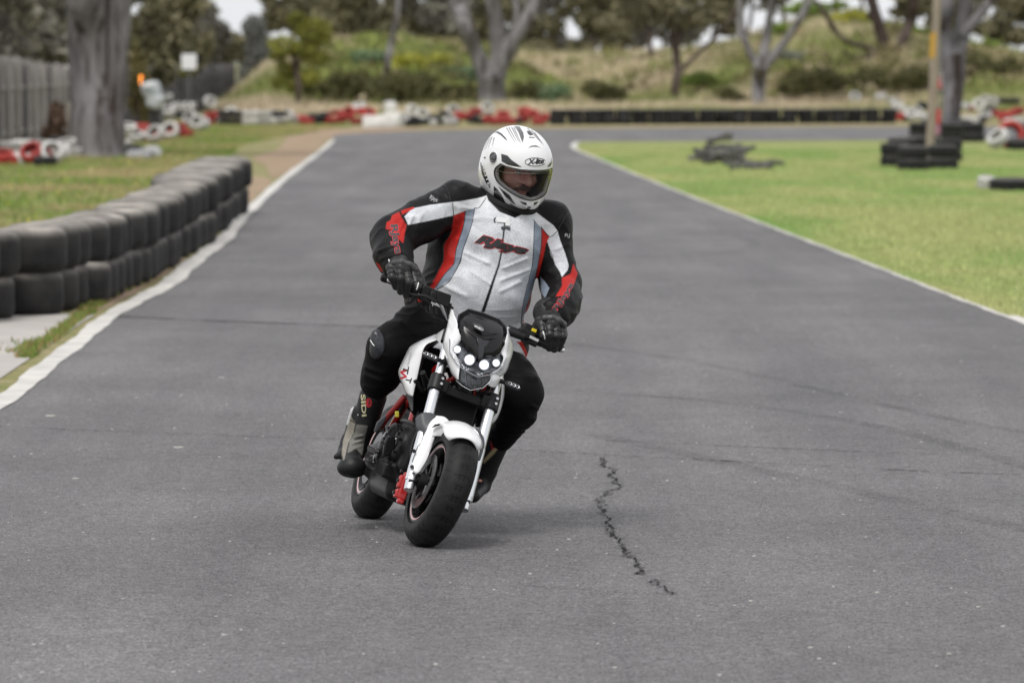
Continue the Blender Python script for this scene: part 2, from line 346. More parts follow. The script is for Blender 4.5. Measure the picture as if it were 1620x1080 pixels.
# ground: one height field out past everything, with the grassy mound beyond the bend
MTOP_X = [-900, 300, 370, 430, 520, 600, 700, 850, 1000, 1100, 1200, 1290, 1360, 1430, 1530, 1620, 2600]
MTOP_Y = [104, 104, 128, 106, 70, 66, 76, 84, 88, 84, 62, 26, 40, 60, 80, 96, 100]
MY0, MY1 = 196., 238.
def mound_h(X, Y):
    X = np.asarray(X, float); Y = np.asarray(Y, float)
    px = 810+FPX*X/np.maximum(Y, MY1*.85); ty = np.interp(px, MTOP_X, MTOP_Y); h = CAMH-(ty-HOR)/FPX*MY1
    h = np.where(px < 330, 1.2, h)
    wob = 8*np.sin(X*.21+1)+4*np.sin(X*.57)
    t = np.clip((Y-MY0-wob)/(MY1-MY0), 0, 1); t = t*t*(3-2*t)
    lump = (.25*np.sin(X*.9+Y*.2)+.2*np.sin(X*.4-Y*.33+2))*t*(1-t)*3
    edge = np.clip((px-350)/70, 0, 1)
    return (h*t+lump)*edge
def ground():
    xs = np.concatenate([np.linspace(-1500, -60, 12), np.linspace(-50, 60, 221), np.linspace(70, 1500, 12)])
    ys = np.concatenate([np.linspace(-300, 0, 6), np.linspace(5, 185, 37), np.linspace(186, 260, 75), np.linspace(265, 2500, 14)])
    X, Y = np.meshgrid(xs, ys, indexing='ij'); Z = mound_h(X, Y); V = np.stack([X, Y, Z], -1).reshape(-1, 3)
    n, k = len(xs), len(ys); i, j = np.meshgrid(np.arange(n-1), np.arange(k-1), indexing='ij'); a = (i*k+j).ravel()
    F = np.stack([a, a+k, a+k+1, a+1], 1)
    me = rawmesh('ground', V, F, M_VERGE, True, None); o = bpy.data.objects.new('ground', me); COL.objects.link(o); o['kind'] = 'structure'; OFF['ground'] = np.zeros(3)
ground()
le = gl(LEFT_EDGE, 140); re_ = gl(RIGHT_EDGE, 160); fe = gl(FAR_EDGE, 60); inn = gl(INNER, 30)
lo_ = [np.array([le[0][0]-3, -30, 0]), le[0]]
road = np.vstack([[[-9, -30, 0]], le, fe[1:], [[60, fe[-1][1], 0], [60, inn[-1][1], 0]], inn[::-1], re_[::-1][1:], [[re_[0][0]+1, -30, 0]]])
sheet('road', road, .008, M_ASPH)
lawn = np.vstack([re_, inn[1:], [[60, inn[-1][1], 0], [60, -30, 0], [re_[0][0]+1, -30, 0]]])
sheet('lawn', lawn, .004, M_LAWN)['kind'] = 'structure'
def wob(n, a, f, ph): t = np.arange(n); return 1+a*np.sin(t*f+ph)+a*.6*np.sin(t*f*2.7+ph*2)
lw = np.interp(le[:, 1], [0, 25, 36, 41, 60, 110], [.135, .135, .135, .17, .15, .11]*1)
ribbon('road_edge_line', le, .16, .013, M_LINE, side=-.03, wfn=lw*wob(len(le), .12, .8, 1))
ribbon('road_edge_line', re_, .11, .013, M_LINE, side=-.02, wfn=.125*wob(len(re_), .15, 1.1, 2))
# dirt: strip between tyres and the line, bare patches, verge of the far bend
def blob(name, pts, z, m, n=60): a = gl(pts+[pts[0]], n)[:-1]; return sheet(name, a, z, m)
blob('dirt_patch', [(455, 214), (530, 214), (520, 222), (498, 240), (462, 268), (432, 282), (420, 262), (400, 250), (440, 236)], .0045, M_DIRT)
blob('dirt_patch', [(398, 280), (430, 286), (405, 312), (385, 330), (330, 375), (275, 425), (205, 468), (160, 490), (110, 500), (120, 490), (240, 440), (300, 400), (345, 355), (385, 315)], .0045, M_DIRT)
ribbon('dirt_strip', gl([(526, 214), (560, 207), (640, 203.5), (870, 201.5), (1100, 200), (1400, 198.5), (1800, 197.5)], 60), 3.0, .0055, M_DIRT)
sheet('concrete_path', gl([(-500, 830), (-400, 700), (-300, 497), (0, 497), (100, 497), (150, 499), (132, 510), (90, 538), (40, 573), (0, 600), (-200, 722)]), .006, M_CONC)
# seams and cracks in the asphalt
def seam(pts, w, jag=.0, n=80, name='asphalt_seam', m=None, seed=0):
    r = np.random.default_rng(seed); p = gl(pts, n); t = np.gradient(p, axis=0); t /= np.linalg.norm(t, axis=1)[:, None]; nn = np.stack([-t[:, 1], t[:, 0], 0*t[:, 0]], 1)
    j = r.normal(0, 1, n)*jag; p = p+nn*j[:, None]
    return ribbon(name, p, w, .0115, m or M_SEAM, wfn=w*np.clip(r.normal(1, .55, n), .08, 2.4))
def seam_mat(name, c, a0, sc=3.):
    m, n, b, ln = nodes_mat(name); tc = n.nodes.new('ShaderNodeTexCoord'); r, _ = noise(n, tc.outputs['Object'], sc, 6, .7, .35, .65, (0, 0, 0), (a0, a0, a0))
    b.inputs['Base Color'].default_value = (*c, 1); b.inputs['Roughness'].default_value = .85; b.inputs['Specular IOR Level'].default_value = .1; ln(r, b.inputs['Alpha']); return m
M_FAINT = seam_mat('faint_seam', (.03, .03, .032), .95, 2.)
M_SKID = seam_mat('tyre_mark', (.07, .07, .072), .20, 1.2)
M_PALE = seam_mat('pale_scuff', (.40, .39, .37), .35, 4.)
seam([(-100, 668), (0, 677), (200, 686), (420, 694), (640, 700)], .018, .004, 160, m=M_FAINT, seed=1)
seam([(780, 713), (950, 722), (1200, 735), (1450, 748), (1700, 757)], .018, .004, 160, m=M_FAINT, seed=2)
seam([(960, 700), (1100, 706), (1300, 715), (1620, 727)], .018, .004, 160, m=M_FAINT, seed=3)
seam([(180, 502), (300, 508), (430, 513), (560, 518), (640, 520)], .08, .006, 120, m=M_FAINT, seed=4)
seam([(820, 929), (920, 937), (1000, 943), (1066, 943)], .006, .003, 120, m=M_FAINT, seed=5)
seam([(940, 724), (975, 725), (1010, 727), (1055, 729)], .012, .003, 60, m=M_FAINT, seed=6)
CR = [(948, 726), (957, 733), (952, 738), (962, 742), (971, 748), (968, 757), (974, 766), (984, 774), (972, 777), (961, 781), (962, 786), (948, 791), (947, 797), (950, 806), (956, 816), (962, 829), (967, 838), (961, 845), (975, 853), (981, 862), (990, 873), (994, 882), (1003, 888), (1010, 900), (1020, 912)]
CR2 = [(1030, 920), (1040, 928), (1056, 938), (1072, 944)]
SCR = MB()
for c_, w_, s_ in ((CR, .0085, 11), (CR2, .0065, 12)):
    k_ = len(c_)*9; r_ = np.random.default_rng(s_); p_ = gl(c_); t_ = np.linspace(0, len(p_)-1, k_); q_ = np.stack([np.interp(t_, np.arange(len(p_)), p_[:, d]) for d in range(3)], 1)
    q_[:, 0] += r_.normal(0, .0125, k_); q_[:, 1] += r_.normal(0, .012, k_); q_[:, 1] = np.minimum.accumulate(q_[:, 1]+0) + r_.normal(0, .004, k_)
    ribbon('asphalt_crack', q_, w_, .012, M_SEAM, wfn=w_*np.clip(r_.normal(.95, .6, k_), .45, 2.4))
    for _ in range(3*len(c_)):                    # short side cracks
        i0 = r_.integers(0, k_-1); a_ = q_[i0]; dx = r_.normal(0, .028); b_ = a_+np.array([dx, r_.normal(0, .022), 0]); m_ = (a_+b_)/2+np.array([0, r_.normal(0, .012), 0])
        t_ = (b_-a_)/(np.linalg.norm(b_-a_)+1e-9); n_ = np.array([-t_[1], t_[0], 0]); zz = np.array([0, 0, .0125-.0115+.0])
        SCR.add(np.array([a_+n_*.0026, a_-n_*.0026, m_-n_*.002, m_+n_*.002, b_-n_*.0015, b_+n_*.0015])*np.array([1, 1, 0])+np.array([0, 0, .0128]), [(0, 1, 2, 3), (3, 2, 4, 5)])
mk('asphalt_crack', SCR, M_SEAM, smooth=False)['kind'] = 'structure'
for pts, w in (([(860, 395), (980, 380), (1120, 370), (1190, 383), (1180, 395), (1120, 405)], .12), ([(900, 400), (1050, 408), (1180, 400), (1400, 395)], .10),
               ([(900, 545), (1100, 575), (1300, 620), (1500, 665), (1700, 700)], .10), ([(940, 690), (1150, 735), (1400, 790), (1700, 860)], .13), ([(900, 620), (1150, 640), (1400, 680), (1640, 745)], .12)):
    ribbon('tyre_mark', gl(pts, 80), w, .0105, M_SKID)
for pts, w in (([(320, 260), (560, 330), (700, 380)], .05), ([(150, 545), (215, 500)], .05), ([(265, 1008), (350, 1010)], .03)):
    pass
r_ = np.random.default_rng(5)
mbp = MB()                                       # loose pale specks of grit on the asphalt
for k in range(260):
    px_, py_ = r_.uniform(-50, 1650), r_.uniform(330, 1075); g_ = G(px_, py_); s_ = r_.uniform(.003, .008)
    a_ = r_.uniform(0, 6.28, 1)+np.array([0, 1.2, 2.6, 3.9, 5.1]); mbp.prism(np.stack([g_[0]+s_*np.cos(a_), g_[1]+s_*np.sin(a_), np.full(5, .0085)], 1), (0, 0, s_*.6))
for px_, py_, s_ in ((80, 661, .02), (282, 711, .018), (350, 600, .014), (120, 760, .012), (1330, 655, .01)):
    g_ = G(px_, py_); a_ = np.array([0, 1.2, 2.6, 3.9, 5.1]); mbp.prism(np.stack([g_[0]+1.5*s_*np.cos(a_), g_[1]+s_*np.sin(a_), np.full(5, .0085)], 1), (0, 0, s_*.3))
tag(mk('loose_grit', mbp, mat('pale_grit', (.5, .49, .46), .9), smooth=False), 'pale specks of grit scattered over the grey asphalt', 'grit', kind='stuff')
# ================================================================ TYRES
def tyre_prof(R, w, r_in, rnd, k=5):
    """closed cross-section (radius, height) of a tyre lying flat, from bottom to top"""
    o = []
    for i in range(k+1): a = -math.pi/2+math.pi/2*i/k; o.append((R-rnd+rnd*math.cos(a), rnd+rnd*math.sin(a)))
    for i in range(k+1): a = math.pi/2*i/k; o.append((R-rnd+rnd*math.cos(a), w-rnd+rnd*math.sin(a)))
    sw = .012; o += [(r_in+.035, w+sw), (r_in+.008, w), (r_in, w-.02), (r_in+.015, w-.045), (R-.035, w-.04), (R-.022, w*.5), (R-.035, .04), (r_in+.015, .045), (r_in, .02), (r_in+.008, 0), (r_in+.035, -sw)]
    return o
def rubber(name, c1, c2, sc=5., dust=(.24, .22, .19)):
    m, n, b, ln = nodes_mat(name); tc = n.nodes.new('ShaderNodeTexCoord'); oi = n.nodes.new('ShaderNodeObjectInfo'); ad = n.nodes.new('ShaderNodeVectorMath'); ad.operation = 'ADD'
    ln(tc.outputs['Object'], ad.inputs[0]); cb = n.nodes.new('ShaderNodeCombineXYZ'); mu = n.nodes.new('ShaderNodeMath'); mu.operation = 'MULTIPLY'; mu.inputs[1].default_value = 37; ln(oi.outputs['Random'], mu.inputs[0]); ln(mu.outputs[0], cb.inputs[0]); ln(cb.outputs[0], ad.inputs[1])
    a, _ = noise(n, ad.outputs[0], sc, 5, .65, .35, .7, c1, c2)
    geo = n.nodes.new('ShaderNodeNewGeometry'); sx = n.nodes.new('ShaderNodeSeparateXYZ'); ln(geo.outputs['Normal'], sx.inputs[0])
    d, _ = noise(n, ad.outputs[0], 3., 5, .6, .3, .7, (.25, .25, .25), (1., 1., 1.)); mm = n.nodes.new('ShaderNodeMath'); mm.operation = 'MULTIPLY'; mm.use_clamp = True; ln(sx.outputs[2], mm.inputs[0]); ln(d, mm.inputs[1])
    c = mixc(n, mm.outputs[0], a, dust); v = n.nodes.new('ShaderNodeMapRange'); v.inputs[3].default_value = .75; v.inputs[4].default_value = 1.3; ln(oi.outputs['Random'], v.inputs[0])
    h = n.nodes.new('ShaderNodeHueSaturation'); ln(c, h.inputs['Color']); ln(v.outputs[0], h.inputs['Value']); ln(h.outputs[0], b.inputs['Base Color'])
    b.inputs['Roughness'].default_value = .75; b.inputs['Specular IOR Level'].default_value = .35
    _, f = noise(n, tc.outputs['Object'], 30, 5); bp = n.nodes.new('ShaderNodeBump'); bp.inputs['Strength'].default_value = .35; bp.inputs['Distance'].default_value = .006; ln(f, bp.inputs['Height']); ln(bp.outputs[0], b.inputs['Normal'])
    return m
M_SLICK = rubber('weathered_slick_rubber', (.008, .008, .008), (.026, .025, .024), dust=(.36, .33, .295))
M_RUB = rubber('black_tyre_rubber', (.009, .009, .010), (.02, .02, .02), dust=(.09, .085, .08))
M_TWHITE = rubber('white_painted_rubber', (.62, .61, .58), (.30, .29, .28), dust=(.55, .54, .52)); M_TRED = rubber('red_painted_rubber', (.42, .04, .035), (.16, .025, .022), dust=(.38, .07, .06))
M_TGREY = rubber('grey_painted_rubber', (.28, .28, .28), (.18, .18, .19))
def tyre_mesh(name, R, w, rin, rnd, m, n=28, grooves=()):
    pr = tyre_prof(R, w, rin, rnd)
    if grooves:
        q = []
        for r, h in pr: q.append((r, h))
        k = 11; new = q[:k]
        for g in grooves: z = g*w; new += [(R, z-.012), (R-.012, z-.009), (R-.012, z+.009), (R, z+.012)]
        # fold the grooves between lower and upper shoulder
        lower = q[:6]; upper = q[6:12]; mid = []
        for g in grooves: z = g*w; mid += [(R, z-.012), (R-.012, z-.008), (R-.012, z+.008), (R, z+.012)]
        q = lower+mid+upper+q[12:]
        pr = q
    mb = MB(); mb.lathe(pr, n=n, closed=True); return rawmesh(name, np.vstack(mb.V), mb.F, m, True, 50)
def fixmesh(me):
    bm = bmesh.new(); bm.from_mesh(me); bmesh.ops.recalc_face_normals(bm, faces=bm.faces); bm.to_mesh(me); bm.free(); me.set_sharp_from_angle(angle=RAD(50)); return me
ME_SLICK = fixmesh(tyre_mesh('slick_tyre', .335, .312, .15, .07, M_SLICK, 36))
ME_CAR = fixmesh(tyre_mesh('car_tyre', .27, .222, .16, .045, M_RUB, 24, (.3, .5, .7)))
ME_CARW = ME_CAR.copy(); ME_CARW.materials[0] = M_TWHITE; ME_CARR = ME_CAR.copy(); ME_CARR.materials[0] = M_TRED; ME_CARG = ME_CAR.copy(); ME_CARG.materials[0] = M_TGREY
ME_POLE = fixmesh(tyre_mesh('car_tyre_wide', .27, .205, .15, .05, M_RUB, 28, (.35, .65)))
ORD = ['', 'first', 'second', 'third', 'fourth', 'fifth', 'sixth', 'seventh', 'eighth', 'ninth', 'tenth', 'eleventh', 'twelfth', 'thirteenth', 'fourteenth', 'fifteenth', 'sixteenth', 'seventeenth', 'eighteenth', 'nineteenth', 'twentieth']
TENS = {2: 'twenty', 3: 'thirty', 4: 'forty'}
def ordn(i):
    if i <= 20: return ORD[i]
    if i % 10 == 0: return {30: 'thirtieth', 40: 'fortieth'}[i]
    return TENS[i//10]+'-'+ORD[i % 10]
def tyre(me, loc, rot, label, group, name='tyre', sc=None):
    o = bpy.data.objects.new(name, me); COL.objects.link(o); o.location = loc; o.rotation_euler = rot
    if sc is not None: o.scale = (sc,)*3 if np.isscalar(sc) else sc
    return tag(o, label, 'tyre', group)
def flat_rot(w, s=.03): return (random.gauss(0, s*.4), random.gauss(0, s*.4), random.uniform(0, 6.28))
# --- left wall of slicks, two tiers, following the verge
TWP = [(35.3, 5), (35.9, 28), (36.55, 105), (37.15, 133), (37.75, 154), (38.35, 176), (38.95, 192), (39.6, 208), (40.3, 222), (41, 235), (41.75, 247), (42.5, 258), (43.25, 267), (44, 275), (44.8, 284), (45.6, 292), (46.4, 299), (47.3, 307), (48.3, 315), (49.2, 321), (50.1, 327), (51.0, 333), (51.9, 337), (52.8, 341), (53.8, 345), (54.8, 350), (55.8, 356), (56.8, 363), (57.8, 369), (58.8, 375), (59.8, 381), (60.8, 387), (61.7, 391)]
for i, (d, px) in enumerate(TWP):
    far = d > 50.5; X = (px-810)/FPX*d-.28+random.gauss(0, .02); z = 0
    for t in range(2):
        sc = random.uniform(.97, 1.02)*(1.04 if far else random.uniform(.79, .85))
        o = tyre(ME_SLICK, (X+random.gauss(0, .012)-.03*(t == 0), d+random.gauss(0, .015), z), (random.gauss(0, .012), random.gauss(0, .012), random.uniform(0, 6)),
             'black slick tyre, %s tier of the left tyre wall, %s from near end' % (('bottom', 'top')[t], ordn(i+1)), 'slick tyres stacked in the wall beside the white line', 'slick_tyre', (sc, sc, random.uniform(.98, 1.02)*(1.06 if far else 1)))
        z += .312*o.scale[2]
# --- long black row in front of the mound, two high
for i in range(21):
    px = 883+i*26.1; g = G(px, 197.5-i*.12); q_ = random.uniform(.97, 1.02)
    for t in range(2):
        tyre(ME_CAR, (g[0]+random.gauss(0, .02), g[1]+random.gauss(0, .03), t*.225+.008), flat_rot(0), 'black tyre in the %s row of the long far barrier, %s from the left' % (('bottom', 'top')[t], ordn(i+1)), 'black tyres in the long far barrier', 'car_tyre', (q_*.96, q_*.96, 1))
# --- ring round the leaning pole (two high) and round the big gum
g0 = G(1468, 262)
PR = [(1418, 264), (1446, 270), (1494, 268), (1502, 256), (1460, 250), (1428, 253)]
names = ['leftmost', 'front left', 'front right', 'right rear', 'middle rear', 'left rear']
for i, (px, py) in enumerate(PR):
    g = G(px, py)
    for t in range(2):
        tyre(ME_POLE, (g[0], g[1]+.27, t*.207), flat_rot(0), 'black tyre, %s of the ring round the leaning pole, %s stack' % (('bottom layer', 'top layer')[t], names[i]), 'tyres ringed round the leaning pole', 'tyre')
for i, (px, py) in enumerate([(1457, 225), (1490, 224), (1507, 226), (1541, 225), (1475, 219), (1522, 219)]):
    g = G(px, py)
    for t in range(2):
        tyre(ME_CAR, (g[0], g[1]+.2, t*.225), flat_rot(0), 'black tyre, %s of the ring round the large right gum, %s stack from left' % (('bottom layer', 'top layer')[t], ordn([1, 3, 4, 6, 2, 5][i])), 'tyres ringed round the large right gum tree', 'tyre')
# --- loose painted tyres (px, py of the base, mesh, rotation)
def loose(lst, where, group):
    cnt = {}
    for (px, py, c, rx, rz, dz) in lst:
        me = dict(w=ME_CARW, r=ME_CARR, k=ME_CAR, g=ME_CARG)[c]; cn = dict(w='white painted', r='red painted', k='black', g='grey')[c]; g = G(px, py)
        st = 'upright' if abs(rx) > .8 else ('tilted' if abs(rx) > .25 else 'flat')
        key = (cn, st); cnt[key] = cnt.get(key, 0)+1
        z = dz+.216*abs(math.sin(rx))+.01; yoff = .11 if abs(rx) > .8 else .25
        tyre(me, (g[0], g[1]+yoff, z), (rx, 0, rz), '%s %s tyre in %s, %s such from the left' % (st, cn, where, ordn(cnt[key])), group, 'painted_tyre', .8)
U_ = .95
random.seed(11)
L1 = []                                        # pile between the huge trunk and the far fence
for k, (x, y, c, u, dz) in enumerate([(3, 262, 'r', .3, 0), (12, 258, 'w', 0, .2), (24, 262, 'r', 0, 0), (36, 262, 'w', .2, 0), (34, 255, 'w', 0, .2), (52, 262, 'r', U_, 0), (62, 262, 'r', .5, 0), (70, 265, 'k', 0, 0), (60, 255, 'g', 0, .2), (80, 262, 'w', U_, 0), (95, 256, 'w', .4, 0), (92, 248, 'k', 0, .2), (104, 250, 'w', .3, .1), (114, 250, 'w', 0, 0),
     (192, 236, 'w', 0, 0), (200, 228, 'w', .3, .2), (213, 228, 'w', .4, 0), (222, 222, 'r', 0, .2), (232, 226, 'r', .5, 0), (240, 224, 'w', .3, 0), (247, 228, 'w', U_, 0), (256, 222, 'r', 0, 0), (262, 222, 'r', .4, 0), (270, 222, 'w', U_, 0), (240, 205, 'w', U_, .3), (252, 204, 'w', 0, .3), (264, 204, 'w', .5, .3), (246, 190, 'w', U_, .5), (262, 190, 'w', .3, .6),
     (284, 218, 'r', .5, 0), (292, 218, 'r', 0, 0), (282, 200, 'w', .3, .4), (296, 196, 'w', .6, .3), (290, 205, 'k', 0, .3), (303, 206, 'w', U_, .1), (312, 208, 'w', U_, 0), (300, 192, 'w', 0, .4), (318, 206, 'w', .6, 0), (328, 198, 'r', 0, 0), (334, 198, 'r', .4, .1), (330, 190, 'w', U_, .35), (339, 196, 'w', .5, 0)]):
    L1.append((x, y, c, u*random.uniform(.9, 1.1), random.uniform(-.9, .9), dz))
loose(L1, 'the left fence piles', 'painted tyres piled along the left fence')
L2 = []
for k, (x, y, c, u, dz) in enumerate([(347, 196, 'k', 0, 0), (347, 196, 'k', 0, .22), (360, 197, 'k', 0, 0), (360, 197, 'k', 0, .22), (374, 197, 'k', 0, 0), (374, 197, 'k', 0, .22), (366, 190, 'w', U_, 0), (391, 197, 'w', 0, 0), (391, 197, 'w', 0, .22), (405, 197, 'w', 0, 0), (405, 197, 'w', 0, .22), (417, 198, 'w', 0, 0), (417, 198, 'w', 0, .22), (432, 196, 'w', 0, 0), (432, 196, 'w', 0, .22), (440, 196, 'w', 0, 0), (440, 197, 'k', 0, .22), (456, 196, 'w', U_, 0), (464, 196, 'w', .4, 0),
     (478, 196, 'r', .3, 0), (486, 197, 'r', 0, 0), (494, 196, 'k', .4, 0), (504, 196, 'k', 0, 0), (512, 197, 'k', .3, .1), (520, 196, 'r', 0, 0), (530, 197, 'r', U_, 0), (540, 196, 'r', .3, 0), (544, 195, 'r', 0, .22), (554, 196, 'r', U_, .1), (564, 197, 'r', 0, 0), (568, 193, 'w', .4, .3), (574, 195, 'r', .3, .2), (583, 196, 'r', .6, .1),
     (636, 199, 'w', .5, .0), (646, 200, 'k', 0, 0), (656, 201, 'k', .4, 0), (650, 193, 'w', U_, .1), (668, 196, 'w', U_, .05), (676, 198, 'k', 0, .0), (684, 199, 'k', .4, 0), (690, 200, 'w', 0, 0), (700, 200, 'k', U_, .02), (712, 201, 'w', .3, 0), (716, 197, 'k', 0, 0), (716, 196, 'w', U_, .15),
     (728, 197, 'r', .3, .1), (738, 197, 'r', 0, .15), (748, 197, 'k', .4, 0), (752, 196, 'r', .3, .2), (762, 197, 'k', 0, 0), (770, 194, 'w', U_, .2), (774, 198, 'r', .3, 0), (786, 198, 'r', 0, 0), (796, 197, 'r', .4, .1), (806, 198, 'r', .1, 0), (816, 197, 'k', 0, 0), (826, 196, 'r', .2, 0), (830, 195, 'r', .3, .22), (842, 196, 'r', .3, .15), (852, 198, 'r', 0, 0), (860, 197, 'r', .5, 0)]):
    L2.append((x, y, c, u*random.uniform(.9, 1.1), random.uniform(-.6, .6), dz))
loose(L2, 'the low far bend barrier', 'painted tyres across the far bend')
L3 = []
for k, (x, y, c, u, dz) in enumerate([(1352, 178, 'w', U_, .35), (1394, 178, 'w', .3, .45), (1412, 180, 'w', 0, .4), (1424, 192, 'r', .3, 0), (1420, 186, 'w', .4, .25), (1432, 188, 'w', 0, .2), (1434, 192, 'k', 0, 0), (1442, 192, 'w', .5, 0), (1450, 190, 'w', U_, 0), (1462, 192, 'w', .3, 0), (1460, 186, 'k', .3, .25), (1528, 184, 'w', .3, .2), (1538, 184, 'r', 0, .2), (1530, 194, 'w', 0, 0), (1540, 195, 'w', 0, 0), (1548, 186, 'w', U_, .2), (1552, 194, 'k', 0, 0), (1560, 192, 'w', .4, 0), (1560, 184, 'w', U_, .3), (1572, 184, 'w', U_, .25), (1568, 188, 'k', .3, .1), (1580, 192, 'r', 0, .15), (1590, 193, 'r', .3, 0), (1600, 192, 'r', 0, .15), (1612, 190, 'r', .2, .15), (1606, 184, 'k', 0, .45), (1588, 184, 'k', 0, .45), (1600, 199, 'w', 0, 0), (1614, 200, 'w', .2, 0)]):
    L3.append((x, y, c, u*random.uniform(.9, 1.1), random.uniform(-.6, .6), dz))
loose(L3, 'the jumble behind the right gum', 'painted tyres jumbled behind the right gum')
g = G(1597, 236)
tyre(ME_CARR, (g[0], g[1]+.1, .27), (1.25, 0, .15), 'red painted tyre propped on edge beside the road at the far right', None, 'painted_tyre', 1.12)
g = G(1584, 238); tyre(ME_CARW, (g[0]+.02, g[1]+.4, .18), (.75, 0, -.9), 'white painted tyre leaning behind the propped red tyre at the right rim', None, 'painted_tyre', .9)
g = G(1613, 238); tyre(ME_CAR, (g[0], g[1]+.1, .01), (.1, 0, .3), 'black tyre lying in front of the propped red tyre at the right rim', None, 'tyre')
g = G(1618, 222); tyre(ME_CAR, (g[0]+.2, g[1]+.3, .1), (.3, 0, .3), 'black tyre on the road edge behind the propped red tyre', None, 'tyre')
g = G(1594, 303); tyre(ME_CAR, (g[0]+.1, g[1]+.33, 0), (.02, 0, .3), 'black tyre lying flat alone on the lawn at the right', None, 'tyre', (1.25, 1.25, .8))
g = G(1556, 300); tyre(ME_CARW, (g[0]+.06, g[1]+.3, 0), (.15, 0, .3), 'small white tyre lying on the lawn against a flat black tyre', None, 'painted_tyre', (.5, .5, .8))
# --- white plastic barrier blocks near the middle of the bend
def barrier_block(px, py, L, h, d, rz, m, label, dz=0):
    g = G(px, py); mb = MB(); pr = [(-d/2, 0), (-d/2, h*.35), (-d*.32, h*.8), (-d*.25, h), (d*.25, h), (d*.32, h*.8), (d/2, h*.35), (d/2, 0)]
    rings = [[(x, p, z) for p, z in pr] for x in np.linspace(-L/2, L/2, 2)]
    mb.loft(rings)
    for k in (-1, 0, 1): mb.lathe([(.05, 0), (.05, .03), (0, .03)], (k*L*.3, 0, h-.002), n=12)
    R = rotm((0, 0, 1), rz); mb.xf(lambda v: v@R.T+g+np.array([0, 0, dz]))
    o = mk('barrier_block', mb, m, origin=g, bevel=.04, seg=3); return tag(o, label, 'barrier')
M_WPL = mat('scuffed_white_plastic', (.72, .71, .68), .55, col2=(.5, .49, .46), nscale=3)
barrier_block(600, 203, .95, .36, .4, .08, M_WPL, 'white plastic barrier block lying at the middle of the far bend')
barrier_block(622, 201, .6, .42, .35, -.5, M_WPL, 'white plastic block angled beside the long white barrier block')
barrier_block(617, 194, .35, .3, .3, .4, M_WPL, 'small white block standing on top of the pile in the far bend', .35)
barrier_block(205, 248, .5, .22, .3, .6, mat('black_plastic', (.03, .03, .03), .5), 'dark plastic block lying on the grass right of the huge trunk')
barrier_block(222, 251, .5, .16, .35, -.3, mat('grey_plastic', (.33, .33, .34), .6, col2=(.22, .22, .23)), 'grey plastic block lying at the foot of the huge trunk')
barrier_block(240, 249, .35, .2, .3, .9, mat('pale_grey_plastic', (.42, .42, .42), .6), 'pale grey plastic block right of the darker grey block')
# --- heap of rubber belt strips on the infield
gh = G(1160, 262); rr = np.random.default_rng(3); HP_ = empty('rubber_strip_heap', gh, 'low heap of grey black rubber strips on the infield lawn', 'heap'); M_STRIP = rubber('strip_rubber', (.05, .05, .05), (.13, .13, .125))
for k in range(44):
    a = G(rr.uniform(1116, 1168), rr.uniform(248, 264)); L = rr.uniform(.3, .9); an = rr.normal(.1, .5); z = rr.uniform(.02, .26)*(1-abs(a[0]-gh[0])/1.6) if k < 34 else .03
    if k > 36: a = G(rr.uniform(1160, 1215), rr.uniform(262, 270)); z = .03
    if k in (3, 4, 5): a = G(1140, 246); z = .30; an = .35
    p = [a+np.array([math.cos(an)*s*L+rr.normal(0, .02), math.sin(an)*s*L, max(z+.03+rr.normal(0, .03)+(.1*s if k in (3, 4, 5) else 0), .02)]) for s in np.linspace(-.5, .5, 7)]
    mb = MB(); mb.tube(p, .04, 6, sx=.4); mk('rubber_strip', mb, M_STRIP, HP_)

# ================================================================ PLANTS
def leafmat(name, rough=.7):
    m, n, b, ln = nodes_mat(name); at = n.nodes.new('ShaderNodeAttribute'); at.attribute_name = 'Col'; ln(at.outputs['Color'], b.inputs['Base Color']); b.inputs['Roughness'].default_value = rough; b.inputs['Specular IOR Level'].default_value = .25
    return m
M_LEAF = leafmat('leaves'); M_GRASSB = leafmat('dry_grass_blades', .9)
def clumps_mesh(cl, size, cols, seed=0, aspect=1.8, droop=.4):
    """cl: list of (centre, radii, n). returns V, F, C of many leaf-sized quads"""
    r = np.random.default_rng(seed); Vs = []; Cs = []
    for ci, (c, rad, n) in enumerate(cl):
        d = r.normal(0, 1, (n, 3)); d /= np.linalg.norm(d, axis=1)[:, None]; rr = r.uniform(.15, 1, n)**.45; p = np.array(c)+d*rr[:, None]*np.array(rad)*(1+.25*vnoise(d*2+ci*7, 1.5)[:, None])
        t = r.normal(0, 1, (n, 3)); t[:, 2] -= droop; t /= np.linalg.norm(t, axis=1)[:, None]; u = np.cross(t, r.normal(0, 1, (n, 3))); u /= np.linalg.norm(u, axis=1)[:, None]+1e-9
        s = size*r.uniform(.6, 1.4, n)[:, None]; a = t*s*aspect; b = u*s
        Vs.append(np.stack([p-a, p+b*.5, p+a, p-b*.5], 1)); k = r.uniform(0, 1, n); base = r.uniform(.7, 1.3)
        c0, c1 = np.array(cols[0]), np.array(cols[1]); cc = (c0+(c1-c0)*k[:, None])*base; Cs.append(np.repeat(np.hstack([cc, np.ones((n, 1))])[:, None], 4, 1))
    V = np.vstack(Vs).reshape(-1, 3); C = np.vstack(Cs).reshape(-1, 4); F = np.arange(len(V)).reshape(-1, 4); return V, F, C
